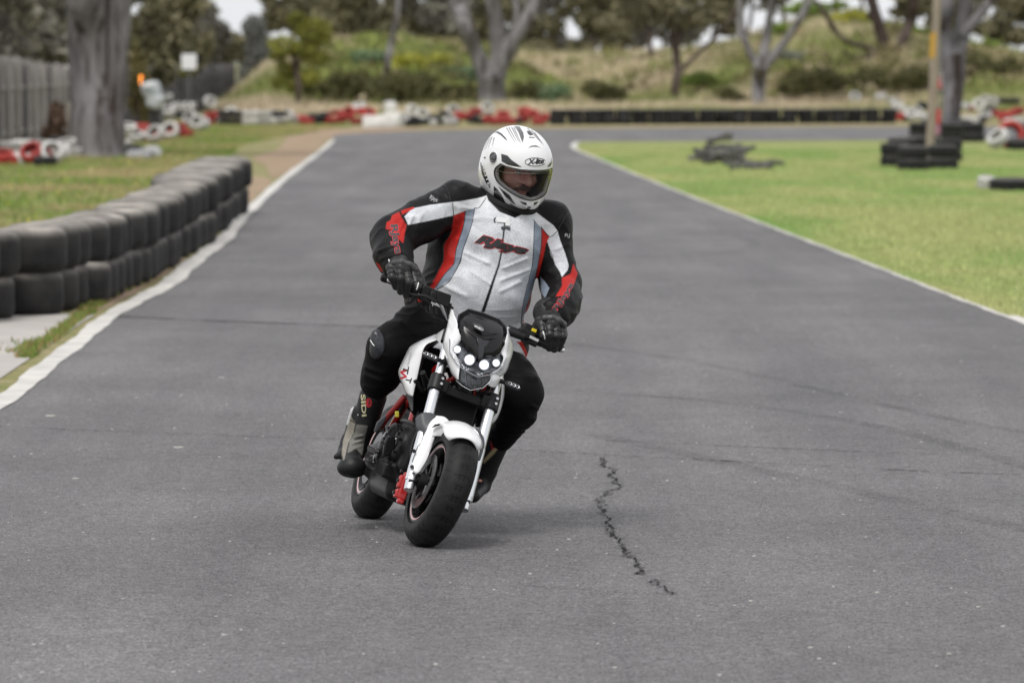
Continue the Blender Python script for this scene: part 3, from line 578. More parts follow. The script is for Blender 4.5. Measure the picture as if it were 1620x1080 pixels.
def barkmat(name, c1, c2, c3):
    m, n, b, ln = nodes_mat(name); tc = n.nodes.new('ShaderNodeTexCoord'); v = tc.outputs['Object']
    a, _ = noise(n, mapped(n, v, (1.6, 1.6, .42)), 1.5, 6, .65, .40, .60, c1, c2); s, f = noise(n, mapped(n, v, (3.4, 3.4, .30)), 1.3, 5, .65, .52, .62, (0, 0, 0), (1, 1, 1)); c = mixc(n, s, a, c3)
    ln(c, b.inputs['Base Color']); b.inputs['Roughness'].default_value = .9; b.inputs['Specular IOR Level'].default_value = .15
    bp = n.nodes.new('ShaderNodeBump'); bp.inputs['Strength'].default_value = .7; bp.inputs['Distance'].default_value = .05; ln(f, bp.inputs['Height']); ln(bp.outputs[0], b.inputs['Normal']); return m
M_GUM = barkmat('pale_gum_bark', (.26, .25, .25), (.155, .148, .15), (.075, .062, .057))
M_GUM2 = barkmat('grey_gum_bark', (.225, .215, .22), (.12, .11, .112), (.05, .038, .033))
M_DARKB = barkmat('dark_bark', (.10, .075, .065), (.06, .045, .04), (.15, .12, .10))
OLIVE = ((.08, .077, .045), (.29, .265, .16)); GREYG = ((.11, .105, .088), (.32, .305, .255)); BRIGHT = ((.14, .16, .025), (.34, .33, .07)); GREEN = ((.11, .18, .035), (.28, .36, .08))
def tree(name, base, limbs, crown, m, label, leafsize=.1, cols=OLIVE, group=None, seed=0, Y=None):
    """limbs: list of px polylines [(px,py,width_px)...] at the tree's distance; crown: (px,py,rx,ry,n) clumps"""
    b = G(*base) if Y is None else P(base[0], base[1], Y)
    if Y is not None: b[2] = float(mound_h(b[0], b[1]))
    Yd = b[1]; sc = Yd/FPX; r = np.random.default_rng(seed); rt_ = empty(name, b, label, 'tree', group); tr = MB()
    for li, L in enumerate(limbs):
        pts = []; rad = []; dy = 0
        for k, (px, py, w) in enumerate(L):
            p = P(px, py, Yd)
            if li == 0 and k == 0: p = b.copy(); p[2] -= .15
            p[1] += (0 if k == 0 else r.normal(0, .25)); pts.append(p); rad.append(w/2*sc)
        n = 6*len(pts); q = spline(np.hstack([np.array(pts), np.array(rad)[:, None]]), n)
        if li == 0: q[0, 3] *= 1.25
        tr.tube(q[:, :3]+np.stack([vnoise(q[:, :3]+li, .8)*.04]*3, 1)*0, q[:, 3]*(1+.10*vnoise(q[:, :3]*1.0, 1.7)), 14)
    V = np.vstack(tr.V)
    V = V+ .035*np.stack([vnoise(V*np.array([1, 1, .35])+5, 3.), vnoise(V*np.array([1, 1, .35])+15, 3.), 0*V[:, 0]], 1)
    mk('trunk', (V, tr.F), m, rt_, ang=60)
    if crown:
        cl = []
        for (px, py, rx, ry, n) in crown:
            c = P(px, py, Yd); c[1] += r.normal(0, .3*rx*sc); cl.append((c, (rx*sc, rx*sc*.8, ry*sc), n))
        V, F, C = clumps_mesh(cl, leafsize, cols, seed); mk('crown', (V, F), M_LEAF, rt_, smooth=False, cols=C)
    return rt_
def scatter_crown(x0, x1, y0, y1, k, r0, r1, n, seed):
    r = np.random.default_rng(seed); return [(r.uniform(x0, x1), r.uniform(y0, y1), r.uniform(r0, r1), r.uniform(r0, r1)*.7, n) for _ in range(k)]
tree('gum_tree', (155, 249), [[(155, 249, 92), (152, 190, 80), (146, 120, 70), (140, 50, 66), (136, -20, 70), (128, -160, 66), (90, -330, 46), (60, -460, 20)], [(172, 246, 40), (176, 190, 34), (180, 110, 38), (184, 40, 42), (190, -30, 46), (220, -170, 44), (270, -330, 28), (300, -430, 12)]],
     scatter_crown(-40, 380, -560, -230, 26, 50, 110, 260, 1), M_GUM2, 'huge old gum with a thick cracked grey trunk near the left fence', .08, GREYG, seed=1)
tree('gum_tree', (778, 176), [[(778, 176, 56), (778, 150, 46), (777, 118, 46)], [(772, 128, 30), (752, 80, 26), (736, 40, 26), (720, -5, 24), (700, -70, 20), (660, -150, 12)], [(784, 122, 36), (790, 90, 30), (786, 40, 26), (778, -10, 22), (782, -90, 16), (790, -170, 8)], [(786, 118, 30), (806, 75, 26), (832, 35, 24), (852, -5, 24), (880, -70, 18), (920, -160, 10)], [(748, 74, 10), (735, 40, 8), (742, -10, 6)], [(808, 60, 12), (818, 20, 10), (810, -20, 8)]],
     scatter_crown(600, 960, -300, -90, 26, 30, 60, 300, 2), M_GUM, 'tall pale gum forking low above the centre of the far bend', .08, GREYG, seed=2)
tree('gum_tree', (610, 172), [[(608, 172, 12), (609, 140, 10), (614, 105, 11), (617, 75, 10), (625, 40, 9), (630, 0, 9), (636, -60, 7), (640, -120, 5)]], scatter_crown(590, 690, -190, -80, 10, 16, 34, 200, 3), M_GUM, 'thin pale gum sapling with one crooked stem left of the pale forked gum', .08, GREYG, seed=3)
tree('tree', (1067, 172), [[(1065, 172, 13), (1068, 140, 13), (1072, 112, 14), (1068, 70, 13), (1062, 30, 12), (1060, -20, 10), (1055, -90, 6)], [(1072, 118, 9), (1090, 98, 7), (1118, 72, 6), (1150, 38, 5), (1180, -10, 4)], [(1068, 72, 8), (1080, 40, 6), (1095, 0, 5), (1110, -50, 3)]],
     scatter_crown(985, 1160, -110, 40, 22, 16, 36, 260, 4), M_DARKB, 'slim dark tree with a long side branch right of the rider', .08, OLIVE, seed=4)
tree('tree', (1032, 165), [[(1034, 165, 8), (1031, 120, 9), (1029, 80, 8), (1024, 40, 8), (1016, 0, 6), (1010, -60, 4)]], scatter_crown(960, 1050, -80, 35, 12, 16, 32, 240, 5), M_DARKB, 'thin dark stemmed tree just left of the slim branching tree', .08, OLIVE, seed=5)
tree('gum_tree', (1200, 176), [[(1200, 176, 24), (1200, 150, 21), (1202, 118, 24), (1203, 100, 22)], [(1200, 106, 14), (1184, 80, 12), (1175, 45, 11), (1170, 0, 10), (1160, -70, 7)], [(1205, 104, 16), (1213, 60, 13), (1219, 10, 12), (1222, -60, 8)], [(1208, 108, 14), (1234, 76, 13), (1258, 42, 12), (1274, 8, 11), (1292, -50, 8)], [(1262, 40, 6), (1284, 5, 5), (1300, -30, 4)]],
     scatter_crown(1110, 1330, -190, -40, 18, 20, 40, 260, 6), M_GUM, 'pale gum splitting into three limbs behind the long black tyre barrier', .08, GREYG, seed=6)
tree('gum_tree', (1412, 138), [[(1412, 150, 32), (1413, 120, 28), (1413, 92, 30)], [(1408, 100, 20), (1396, 60, 18), (1384, 20, 18), (1372, -20, 16), (1350, -90, 10)], [(1416, 96, 20), (1430, 60, 18), (1442, 30, 18), (1446, 0, 16), (1470, -70, 10)], [(1400, 84, 9), (1372, 74, 9), (1345, 68, 8), (1322, 50, 8), (1308, 25, 7), (1290, 2, 6), (1270, -30, 4)], [(1385, 78, 6), (1372, 92, 5), (1350, 92, 4), (1335, 82, 4)], [(1386, 26, 9), (1376, 30, 6), (1372, 20, 5)]],
     scatter_crown(1300, 1520, -160, -10, 22, 22, 44, 280, 7), M_DARKB, 'dark twin trunked gum up on the mound with a long snaking left branch', .09, OLIVE, seed=7, Y=214)
tree('gum_tree', (1504, 215), [[(1502, 215, 40), (1503, 180, 34), (1506, 130, 38), (1504, 85, 42)], [(1496, 100, 30), (1492, 50, 26), (1494, 0, 24), (1486, -80, 18), (1470, -160, 8)], [(1510, 96, 30), (1524, 50, 26), (1530, 0, 22), (1540, -60, 16), (1560, -130, 8)], [(1522, 56, 18), (1545, 30, 15), (1572, -5, 14), (1610, -60, 8)]],
     scatter_crown(1400, 1640, -290, -70, 22, 30, 60, 280, 8), M_GUM2, 'big grey gum with peeling bark ringed by tyres at the right', .07, OLIVE, seed=8)
tree('bushy_tree', (470, 176), [[(472, 176, 10), (472, 140, 9), (466, 95, 8), (464, 60, 6)], [(468, 110, 5), (485, 80, 4), (498, 55, 3)], [(466, 90, 5), (450, 75, 4), (440, 60, 3)]],
     [(495, 48, 30, 20, 800), (470, 30, 16, 12, 350), (510, 60, 18, 14, 400), (450, 72, 26, 16, 700), (440, 88, 16, 12, 350), (480, 78, 26, 14, 600), (455, 112, 20, 16, 500), (500, 92, 24, 14, 450), (490, 122, 20, 14, 350), (440, 130, 12, 12, 220), (462, 138, 14, 10, 200)], M_DARKB, 'small yellow green bushy tree with a thin stem left of the middle', .055, BRIGHT, seed=9)
tree('conifer', (400, 150), [[(402, 168, 10), (402, 100, 8), (402, 40, 4)]], [(402, 45, 18, 20, 900), (396, 80, 22, 26, 1100), (408, 85, 22, 30, 1100), (398, 120, 22, 30, 1100), (412, 125, 18, 24, 800), (390, 140, 16, 24, 700), (416, 70, 18, 20, 500)], M_DARKB, 'narrow grey green conifer rising at the end of the left fence', .09, ((.12, .125, .12), (.24, .24, .235)), seed=10, Y=262)
# tree belt behind: each tree its own crown
belt = []
r_ = np.random.default_rng(21)
def belt_tree(px, Y, top, spread, low, cols, seed, label, dens=1., trunks=1, m=M_DARKB):
    gy = HOR+FPX*CAMH/Y; limbs = []; rr = np.random.default_rng(seed)
    for k in range(trunks):
        x = px+(k-(trunks-1)/2)*spread*.5; limbs.append([(x, gy, 14*200/Y), (x+rr.normal(0, 5), gy-45, 12*200/Y), (x+rr.normal(0, 12), low-10, 9*200/Y), (x+rr.normal(0, 16), (top+low)/2, 4)])
    crown = [(px+rr.uniform(-1, 1)*spread, top+(low-top)*rr.uniform(0, 1)**.6, rr.uniform(.2, .46)*spread, rr.uniform(.14, .3)*spread, int(130*dens)) for _ in range(26)]
    tree('tree', (px, gy), limbs, crown, m, label, .17, cols, 'trees in the belt behind the mound' if px > 430 else 'trees behind the left fence', seed, Y=Y)
BT = [(465, 285, -60, 44, 40, OLIVE, 1.4), (520, 290, -120, 66, 62, GREYG, 1.7), (570, 270, -110, 60, 64, OLIVE, 1.7), (630, 285, -120, 66, 62, OLIVE, 1.7), (690, 275, -110, 60, 66, GREYG, 1.7), (745, 290, -120, 66, 62, OLIVE, 1.6), (815, 280, -120, 66, 76, OLIVE, 1.6), (880, 300, -110, 60, 78, GREYG, 1.6), (935, 280, -90, 50, 80, OLIVE, 1.5), (985, 300, -110, 56, 64, OLIVE, 1.3), (1050, 285, -100, 60, 66, GREYG, 1.3), (1115, 290, -110, 60, 50, OLIVE, 1.2), (1180, 300, -120, 60, 8, OLIVE, .9),
      (1250, 300, -130, 66, -14, GREYG, .8), (1320, 310, -140, 66, -18, OLIVE, .7), (1400, 310, -130, 70, -6, OLIVE, .8), (1470, 290, -120, 50, 20, OLIVE, 1.1), (1520, 280, -110, 46, 60, OLIVE, 1.), (1570, 290, -120, 60, 62, GREYG, .9), (1630, 280, -110, 60, 60, OLIVE, 1.2)]
for i, (px, Y, top, sp, low, cols, dn) in enumerate(BT):
    nb = 'above the mound, %s from the left of the belt' % ordn(i+1)
    belt_tree(px, Y, top, sp, low, cols, 100+i, ('olive' if cols is OLIVE else 'grey green')+' gum '+nb, dn, 1+i % 2)
LT = [(-60, 150, -260, 130, 112, GREYG, 2.2), (35, 165, -240, 110, 112, GREYG, 2.6), (105, 190, -200, 90, 108, OLIVE, 2.4), (232, 185, -180, 80, 100, OLIVE, 2.6), (292, 210, -40, 56, 104, GREYG, 2.6), (345, 235, 40, 30, 100, OLIVE, 1.8), (210, 160, 20, 50, 120, OLIVE, 1.6)]
for i, (px, Y, top, sp, low, cols, dn) in enumerate(LT):
    belt_tree(px, Y, top, sp, low, cols, 200+i, ('olive' if cols is OLIVE else 'grey green')+' tree behind the left fence, %s of them from the left' % ordn([1, 2, 3, 5, 6, 7, 4][i]), dn)
# bushes on and before the mound, and trailing growth by the fence
def bush(px, py, Y, rx, ry, n, cols, label, ls=.07, name='bush', z0=None):
    b = P(px, py, Y); b[2] = float(mound_h(b[0], b[1])) if z0 is None else z0; sc = Y/FPX; r = np.random.default_rng(int(px*7+py)); cl = []
    rt_ = empty(name, b, label, 'bush', 'bushes on and around the mound')
    for k in range(8):
        a = r.uniform(0, 6.28); q = r.uniform(.2, .8); cl.append((b+np.array([math.cos(a)*q*rx*sc, math.sin(a)*q*rx*sc*.7, ry*sc*r.uniform(.3, .8)]), np.array([.45*rx, .45*rx, .4*ry])*sc*r.uniform(.7, 1.2), n//8))
    V, F, C = clumps_mesh(cl, ls, cols, int(px)); mk('foliage', (V, F), M_LEAF, rt_, smooth=False, cols=C)
    st = MB()
    for k in range(5): a = r.uniform(0, 6.28); st.tube([b+np.array([0, 0, -.05]), b+np.array([math.cos(a)*rx*sc*.3, math.sin(a)*rx*sc*.3, ry*sc*.5])], [.03, .012], 6)
    mk('stem', st, M_DARKB, rt_)
YEL = ((.22, .24, .04), (.48, .45, .07)); DKG = ((.065, .068, .028), (.16, .15, .06)); FER = ((.11, .17, .09), (.20, .27, .15))
BU = [(560, 150, 201, 62, 52, 2600, DKG, 'wide dark olive bush left of the pale forked gum'), (650, 160, 200, 70, 56, 3000, DKG, 'spreading dark olive bush behind the thin gum sapling'), (715, 168, 199, 46, 40, 1600, DKG, 'dark olive bush against the left of the pale forked gum'), (500, 160, 203, 30, 34, 900, DKG, 'olive bush right of the yellow green bushy tree'),
      (735, 110, 214, 34, 30, 900, FER, 'fern green patch of growth high on the mound left of the pale gum'), (640, 100, 216, 44, 26, 1100, YEL, 'yellow flowering bush on the mound left of centre'), (690, 92, 220, 36, 24, 900, YEL, 'second yellow flowering bush on the mound nearer the pale gum'), (590, 92, 218, 40, 22, 900, FER, 'blue green bush on the mound above the dark bushes'), (825, 130, 208, 34, 40, 1000, DKG, 'round dark bush behind the right side of the pale gum'), (870, 130, 210, 36, 36, 1000, FER, 'fern green bush right of the pale forked gum'),
      (960, 130, 206, 46, 40, 1400, DKG, 'dull olive bush left of the thin dark stemmed tree'), (1110, 115, 212, 36, 32, 1000, GREEN, 'fresh green bush right of the slim branching tree'), (1260, 140, 203, 56, 44, 2200, DKG, 'dark olive bush right of the three limbed gum'), (1320, 138, 203, 56, 46, 2400, DKG, 'dark olive bush between the three limbed gum and the twin trunk'), (1375, 130, 204, 46, 44, 1900, DKG, 'dark olive bush left of the dark twin trunk'), (1450, 135, 204, 46, 44, 1800, DKG, 'dark olive bush right of the dark twin trunk'), (1560, 130, 205, 60, 40, 2000, DKG, 'dark olive bush right of the big grey gum'), (1160, 145, 202, 30, 24, 700, DKG, 'low dark bush left of the three limbed gum'),
      (1290, 45, 232, 50, 24, 1600, GREEN, 'bright green bush on the crest left of the dark twin trunk'), (1345, 60, 228, 40, 22, 1100, YEL, 'yellow green bush on the crest behind the snaking branch'), (1240, 60, 228, 40, 20, 1000, GREEN, 'bright green bush on the crest above the three limbed gum'), (1450, 60, 230, 36, 22, 900, GREEN, 'green bush on the crest right of the dark twin trunk'), (1550, 85, 230, 30, 18, 700, GREEN, 'small green bush on the crest right of the big grey gum'), (1230, 88, 218, 44, 20, 900, ((.14, .16, .13), (.24, .25, .21)), 'pale grey green bush on the mound face right of the three limbed gum'),
      (900, 182, 198, 60, 10, 700, GREEN, 'low green weeds behind the left end of the black tyre barrier'), (820, 180, 198, 36, 14, 700, GREEN, 'low green weeds at the foot of the pale forked gum'), (1560, 178, 190, 60, 14, 900, GREEN, 'low green weeds behind the right hand painted tyres')]
for b_ in BU: bush(*b_)
bush(222, 175, 140, 26, 130, 2600, ((.08, .08, .035), (.20, .16, .06)), 'tall straggly olive shrub hanging just right of the huge trunk', .05)
bush(285, 168, 178, 40, 22, 1100, ((.10, .12, .04), (.26, .24, .08)), 'yellow green creeper heaped over the fence top beside the white sign', .06, z0=1.35)
bush(90, 190, 104, 26, 74, 900, ((.12, .075, .05), (.18, .12, .09)), 'dead brown shrub against the fence left of the huge trunk', .05)
# continuous rough scrub over the bank
r_ = np.random.default_rng(77); cl = []
for k in range(420):
    if k < 150: px, Y = r_.uniform(470, 780), r_.uniform(197, 236)
    elif k < 270: px, Y = r_.uniform(1210, 1640), r_.uniform(200, 216)
    else: px, Y = r_.uniform(760, 1640), r_.uniform(206, 238)
    X = (px-810)/FPX*Y; z = float(mound_h(X, Y)); rr_ = r_.uniform(.35, 1.1); cl.append(((X, Y, z+rr_*.25), (rr_, rr_*.8, rr_*r_.uniform(.35, .7)), 70))
cols_ = [((.09, .09, .035), (.22, .19, .08)), ((.15, .135, .06), (.34, .29, .15)), ((.13, .17, .045), (.30, .34, .09)), ((.30, .25, .15), (.58, .48, .33))]
Vs, Fs, Cs, n0 = [], [], [], 0
for q in range(4):
    sel = [c for i, c in enumerate(cl) if (i*7+i//3) % 4 == q]; V, F, C = clumps_mesh(sel, .075, cols_[q], 300+q, 2.2, -.6); Vs.append(V); Fs.append(F+n0); Cs.append(C); n0 += len(V)
me = rawmesh('scrub', np.vstack(Vs), np.vstack(Fs), M_LEAF, False, None, np.vstack(Cs)); o = bpy.data.objects.new('scrub', me); COL.objects.link(o); OFF[o.name] = np.zeros(3); tag(o, 'rough tangled olive and straw scrub covering the bank behind the far bend', 'scrub', kind='stuff')
# grass on the mound and verges: blades nobody could count
def blades(name, N, px0, px1, yfn, hfn, colfn, label, seed, w=.02):
    r = np.random.default_rng(seed); X, Y = yfn(r, N); Z = mound_h(X, Y); h = hfn(r, N, X, Y); a = r.uniform(0, 6.28, N); ln_ = r.normal(0, .35, (N, 2)); ww = w*r.uniform(.6, 1.5, N)
    b0 = np.stack([X-np.cos(a)*ww, Y-np.sin(a)*ww, Z-.02], 1); b1 = np.stack([X+np.cos(a)*ww, Y+np.sin(a)*ww, Z-.02], 1); t = np.stack([X+ln_[:, 0]*h, Y+ln_[:, 1]*h, Z+h], 1)
    V = np.stack([b0, b1, t], 1).reshape(-1, 3); F = np.arange(3*N).reshape(-1, 3); C = np.repeat(np.hstack([colfn(r, N, X, Y), np.ones((N, 1))])[:, None], 3, 1).reshape(-1, 4)
    me = rawmesh(name, V, F, M_GRASSB, False, None, C); o = bpy.data.objects.new(name, me); COL.objects.link(o); OFF[o.name] = np.zeros(3); return tag(o, label, 'grass', kind='stuff')
def my(r, N):
    Y = r.uniform(165, 245, N); px = r.uniform(340, 1750, N); return (px-810)/FPX*Y, Y
def mcol(r, N, X, Y):
    p = np.stack([X, Y, 0*X], 1); g = np.clip(.32+.9*vnoise(p, .16)+.35*vnoise(p, .6)+.5*(Y > 214)+.5*((X/Y > -.036)&(X/Y < -.004)), 0, 1)[:, None]; dry = np.array([.66, .55, .40]); grn = np.array([.27, .31, .10]); return (dry*(1-g)+grn*g)*r.uniform(.6, 1.25, (N, 1))
blades('dry_grass', 150000, 0, 0, my, lambda r, N, X, Y: r.uniform(.12, .55, N)*(.6+.5*np.clip(vnoise(np.stack([X, Y, 0*X], 1), .3)+.4, 0, 1))*np.where(Y < 186, .35, 1), mcol, 'tall dry straw and green grass over the mound', 31, .03)
le_y = le[::-1]
def vy(r, N):
    Y = r.uniform(34, 150, N)**1.0; Y = 34+116*(r.uniform(0, 1, N)**1.3); e = np.interp(Y, le[:, 1], le[:, 0]); wall = np.where(Y < 63, .95, np.interp(Y, [63, 80, 115, 150], [.9, 1.3, 1.9, .4])); X = e-wall-r.uniform(0, 1, N)**1.2*10
    return X, Y
def vcol(r, N, X, Y):
    p = np.stack([X, Y, 0*X], 1); g = np.clip(.5+1.1*vnoise(p, .6)+.5*vnoise(p, 2.), 0, 1)[:, None]; dry = np.array([.42, .34, .18]); grn = np.array([.20, .29, .07]); c = (dry*(1-g)+grn*g)*r.uniform(.7, 1.3, (N, 1)); k = r.uniform(0, 1, N) < .012; c[k] = (.55, .5, .06); return c
blades('verge_grass', 110000, 0, 0, vy, lambda r, N, X, Y: r.uniform(.03, .11, N), vcol, 'patchy green and straw grass on the left verge', 32, .014)
def ly(r, N):
    Y = 36+72*r.uniform(0, 1, N)**.8; px = r.uniform(900, 1700, N); X = (px-810)/FPX*Y; e = np.interp(Y, re_[::1, 1], re_[::1, 0]); X = np.maximum(X, e+.01+np.abs(r.normal(0, .07, N))); return X, Y
def lcol(r, N, X, Y):
    p = np.stack([X, Y*.3, 0*X], 1); g = np.clip(.45+1.1*vnoise(p, .7)+.5*vnoise(p, 2.2), 0, 1)[:, None]; return (np.array([.46, .48, .21])*(1-g)+np.array([.28, .41, .13])*g)*r.uniform(.75, 1.25, (N, 1))
blades('lawn_grass', 120000, 0, 0, ly, lambda r, N, X, Y: r.uniform(.02, .05, N), lcol, 'short mown grass on the infield lawn', 33, .012)
def ey(r, N):                                   # weeds and leaf litter along the white line
    k = r.integers(0, 3, N); Y = r.uniform(31, 60, N); e = np.interp(Y, le[:, 1], le[:, 0]); c = vnoise(np.stack([Y, 0*Y, 0*Y], 1), .9); X = e-.14-np.abs(r.normal(0, .09, N)); X = np.where((Y > 37) , e-.1-np.interp(Y, [37, 45, 60], [.3, .35, .3])*r.uniform(.3, 1.2, N), X); keep = c > -.15; X = np.where(keep, X, e-.12-.5*(X < e-.12)*(e-X-.12)); return X, Y
blades('edge_weeds', 16000, 0, 0, ey, lambda r, N, X, Y: r.uniform(.01, .05, N), lambda r, N, X, Y: np.where(r.uniform(0, 1, (N, 1)) < .6, np.array([[.17, .26, .05]]), np.array([[.30, .22, .10]]))*r.uniform(.7, 1.3, (N, 1)), 'small weeds and litter along the left white line', 34, .012)
# ================================================================ FENCE, POLE, SIGNS
FA, FB, FC = G(-60, 262), G(370, 163), G(-3000, 900)
M_PAL = mat('weathered_timber_paling', (.50, .47, .45), .9, attr=True, col2=(.32, .30, .29), nscale=3, ndet=5, stretch=(4, 4, .6), bump=.4, bscale=40)
M_PAL2 = mat('dark_timber_paling', (.12, .115, .125), .9, col2=(.20, .19, .19), nscale=3, ndet=5, stretch=(4, 4, .6))
def fence(A, B, label, hs_, seed, m):
    rt_ = empty('paling_fence', A, label, 'fence'); r = np.random.default_rng(seed); L = np.linalg.norm(B-A); t = (B-A)/L; nn = np.array([-t[1], t[0], 0]); cc_ = []; mb = MB(); R = np.stack([t, nn, np.array([0, 0, 1])], 1)
    n = int(L/.22)
    for k in range(n):
        c = A+t*(k+.5)*.22; h = np.interp(k/n, np.linspace(0, 1, len(hs_)), hs_)+r.normal(0, .03); dk_ = r.random() > .72; mb.box(c+np.array([0, 0, h/2])+nn*.006*(-1)**k, (.226, .02, h), R); cc_ += [(.72, .72, .76, 1) if dk_ else (1., 1., 1., 1)]*8
    mk('palings', mb, m, rt_, smooth=False, cols=np.array(cc_))
    rl = MB()
    for z in (.45, 1.35): rl.box(A+t*L/2+nn*-.04+np.array([0, 0, z]), (L, .05, .09), R)
    mk('rails', rl, m, rt_, smooth=False, cols=np.ones((16, 4))*.8)
    for k in range(0, min(int(L/2.4)+1, 60)):
        pb = MB(); pb.box(A+t*k*2.4-nn*.085+np.array([0, 0, .9]), (.12, .09, 1.8), R); mk('post', pb, M_PAL2 if k % 3 == 0 else m, rt_, smooth=False, cols=np.ones((8, 4))*.75)
FM = FA+(FB-FA)*.33
fence(FA, FM, 'weathered grey paling fence behind and left of the huge trunk', [2.0, 1.95, 1.75, 1.65, 1.7], 1, M_PAL)
fence(FM+(FB-FA)*.004, FB, 'long dark paling fence running away right of the huge trunk', [1.6, 1.7, 1.75, 1.8, 1.85], 2, mat('dark_grey_palings', (.26, .25, .26), .9, attr=True, col2=(.11, .105, .11), nscale=3))
def board(px, py, Y, w, h, m, name, label, post=True, th=.02, rz=0):
    c = P(px, py, Y); b = np.array([c[0], c[1], 0.]); b[2] = float(mound_h(b[0], b[1])); rt_ = empty(name, b, label, 'sign'); R = rotm((0, 0, 1), rz)
    mb = MB(); mb.box(c, (w, th, h), R); mk('panel', mb, m, rt_, bevel=.008)
    if post: p = MB(); p.tube([b+np.array([0, .04, 0]), c+np.array([0, .04, h*.4])], .03, 8); mk('post', p, M_PAL2, rt_)
    return rt_
M_WS = mat('white_sign_paint', (.78, .78, .80), .5)
board(299, 98, 150, .44, .46, M_WS, 'sign_board', 'plain white square board on a post above the left fence')
c_ = P(238, 145, 126); rt_ = empty('parked_truck_cab', np.array([c_[0], c_[1], .0]), 'pale vehicle front half hidden behind the straggly shrub with an amber lamp', 'vehicle')
VF = sdf_mesh([rbx(c_+np.array([0, .3, .05]), (.20, .8, .20), .12, rotm((0, 1, 0), .25), k=.1), rbx(c_+np.array([.10, .3, -.25]), (.17, .8, .18), .10, rotm((0, 1, 0), -.4), k=.1)], .03); mk('body', VF, mat('pale_vehicle_paint', (.52, .56, .58), .4, col2=(.35, .38, .38), nscale=2), rt_, ang=None)
mb = MB(); mb.box(c_+np.array([.0, -.505, .04]), (.26, .02, .12), rotm((0, 1, 0), .25)); mk('windscreen', mb, mat('dark_glass', (.25, .29, .30), .1), rt_, bevel=.005)
cl_ = P(223, 122, 125); mb = MB(); mb.lathe([(.035, -.02), (.042, 0), (.035, .02), (0, .03)], cl_, (0, -1, 0), 20); mb.tube([cl_+np.array([0, .02, 0]), c_+np.array([-.25, 0, .2])], .02, 8)
mk('amber_lamp', mb, mat('lit_amber_lens', (.8, .25, .02), .3, emit=(1, .30, .04), es=2.2), rt_)
mb = MB(); mb.box(c_+np.array([.1, .5, -.95]), (.3, 1.2, 1.1)); mk('lower_body', mb, mat('dark_lower_body', (.06, .06, .06), .6), rt_, bevel=.05)
# tree guard stake: pale square post left of the trunk
def guard_post(px0, y0, py1, w, Y, label, m, name='post'):
    a, b = P(px0, y0, Y), P(px0, py1, Y); a[2] = 0; mb = MB(); mb.box((a+b)/2, (w, .12, abs(b[2]-a[2]))); o = mk(name, mb, m, origin=a, bevel=.01); return tag(o, label, 'post')
guard_post(114, 228, 163, .16, 100, 'pale square timber post just left of the huge trunk', mat('pale_timber', (.50, .46, .38), .8, col2=(.38, .35, .3), nscale=4))
# leaning timber pole with an amber band
pb = G(1470, 258); pt = P(1504, -420, pb[1]); rt_ = empty('timber_pole', pb, 'leaning timber pole with an amber band standing in a ring of tyres', 'pole')
M_POLE = mat('bare_timber_pole', (.34, .28, .225), .85, col2=(.24, .20, .165), nscale=6, stretch=(3, 3, .4), bump=.3)
mb = MB(); q_ = spline([pb-np.array([0, 0, .1]), (pb*.6+pt*.4)+np.array([.0, 0, 0]), pt], 14); mb.tube(q_, np.linspace(.085, .07, 14), 14); mk('shaft', mb, M_POLE, rt_)
k0, k1 = P(1477, 92, pb[1]), P(1479, 52, pb[1]); mb = MB(); mb.tube([k0, k1], .0805, 14, caps=False); mk('amber_band', mb, mat('amber_band_paint', (.50, .29, .05), .7), rt_)
# red and white marker boards behind the pole
rt_ = empty('marker_boards', G(1486, 228), 'faded pink and white marker strips fixed between the pole and the big gum', 'sign')
Yb = G(1486, 228)[1]
for nm, px, y0, y1, wpx, c in (('upper_strip', 1486, 112, 143, 9, (.50, .47, .46)), ('lower_strip', 1484, 166, 216, 8, (.34, .30, .30)), ('backing_post', 1487, 60, 226, 3, (.20, .19, .18))):
    a, b = P(px, y0, Yb), P(px, y1, Yb); mb = MB(); mb.box((a+b)/2, (wpx*Yb/FPX, .02, a[2]-b[2])); mk(nm, mb, mat('marker_white', c, .7), rt_)
for px, y0, y1, c in ((1486, 118, 140, (.62, .14, .14)), (1484, 172, 196, (.62, .08, .09)), (1483, 198, 212, (.55, .25, .35))):
    a, b = P(px, y0, Yb-.03), P(px, y1, Yb-.03); mb = MB()
    if y0 == 118: mb.prism([a+np.array([0, 0, .0]), b+np.array([.06, 0, 0]), b-np.array([.06, 0, 0])], (0, -.01, 0))
    else: mb.box((a+b)/2, (8*Yb/FPX, .02, a[2]-b[2]))
    mk('red_patch', mb, mat('marker_red', tuple(q*.7 for q in c), .8), rt_, smooth=False)
# half buried boulder before the mound
b_ = G(1021, 171); V, F = sdf_mesh([ell(b_+np.array([0, 0, .1]), (.35, .25, .35), k=.1)], .04); V = V+.05*np.stack([vnoise(V, 3), vnoise(V+9, 3), vnoise(V+20, 3)], 1)
tag(mk('boulder', (V, F), mat('boulder_stone', (.22, .18, .15), .9, col2=(.14, .12, .10), nscale=4), origin=b_), 'brown rounded boulder in the straw left of the slim dark tree', 'rock')
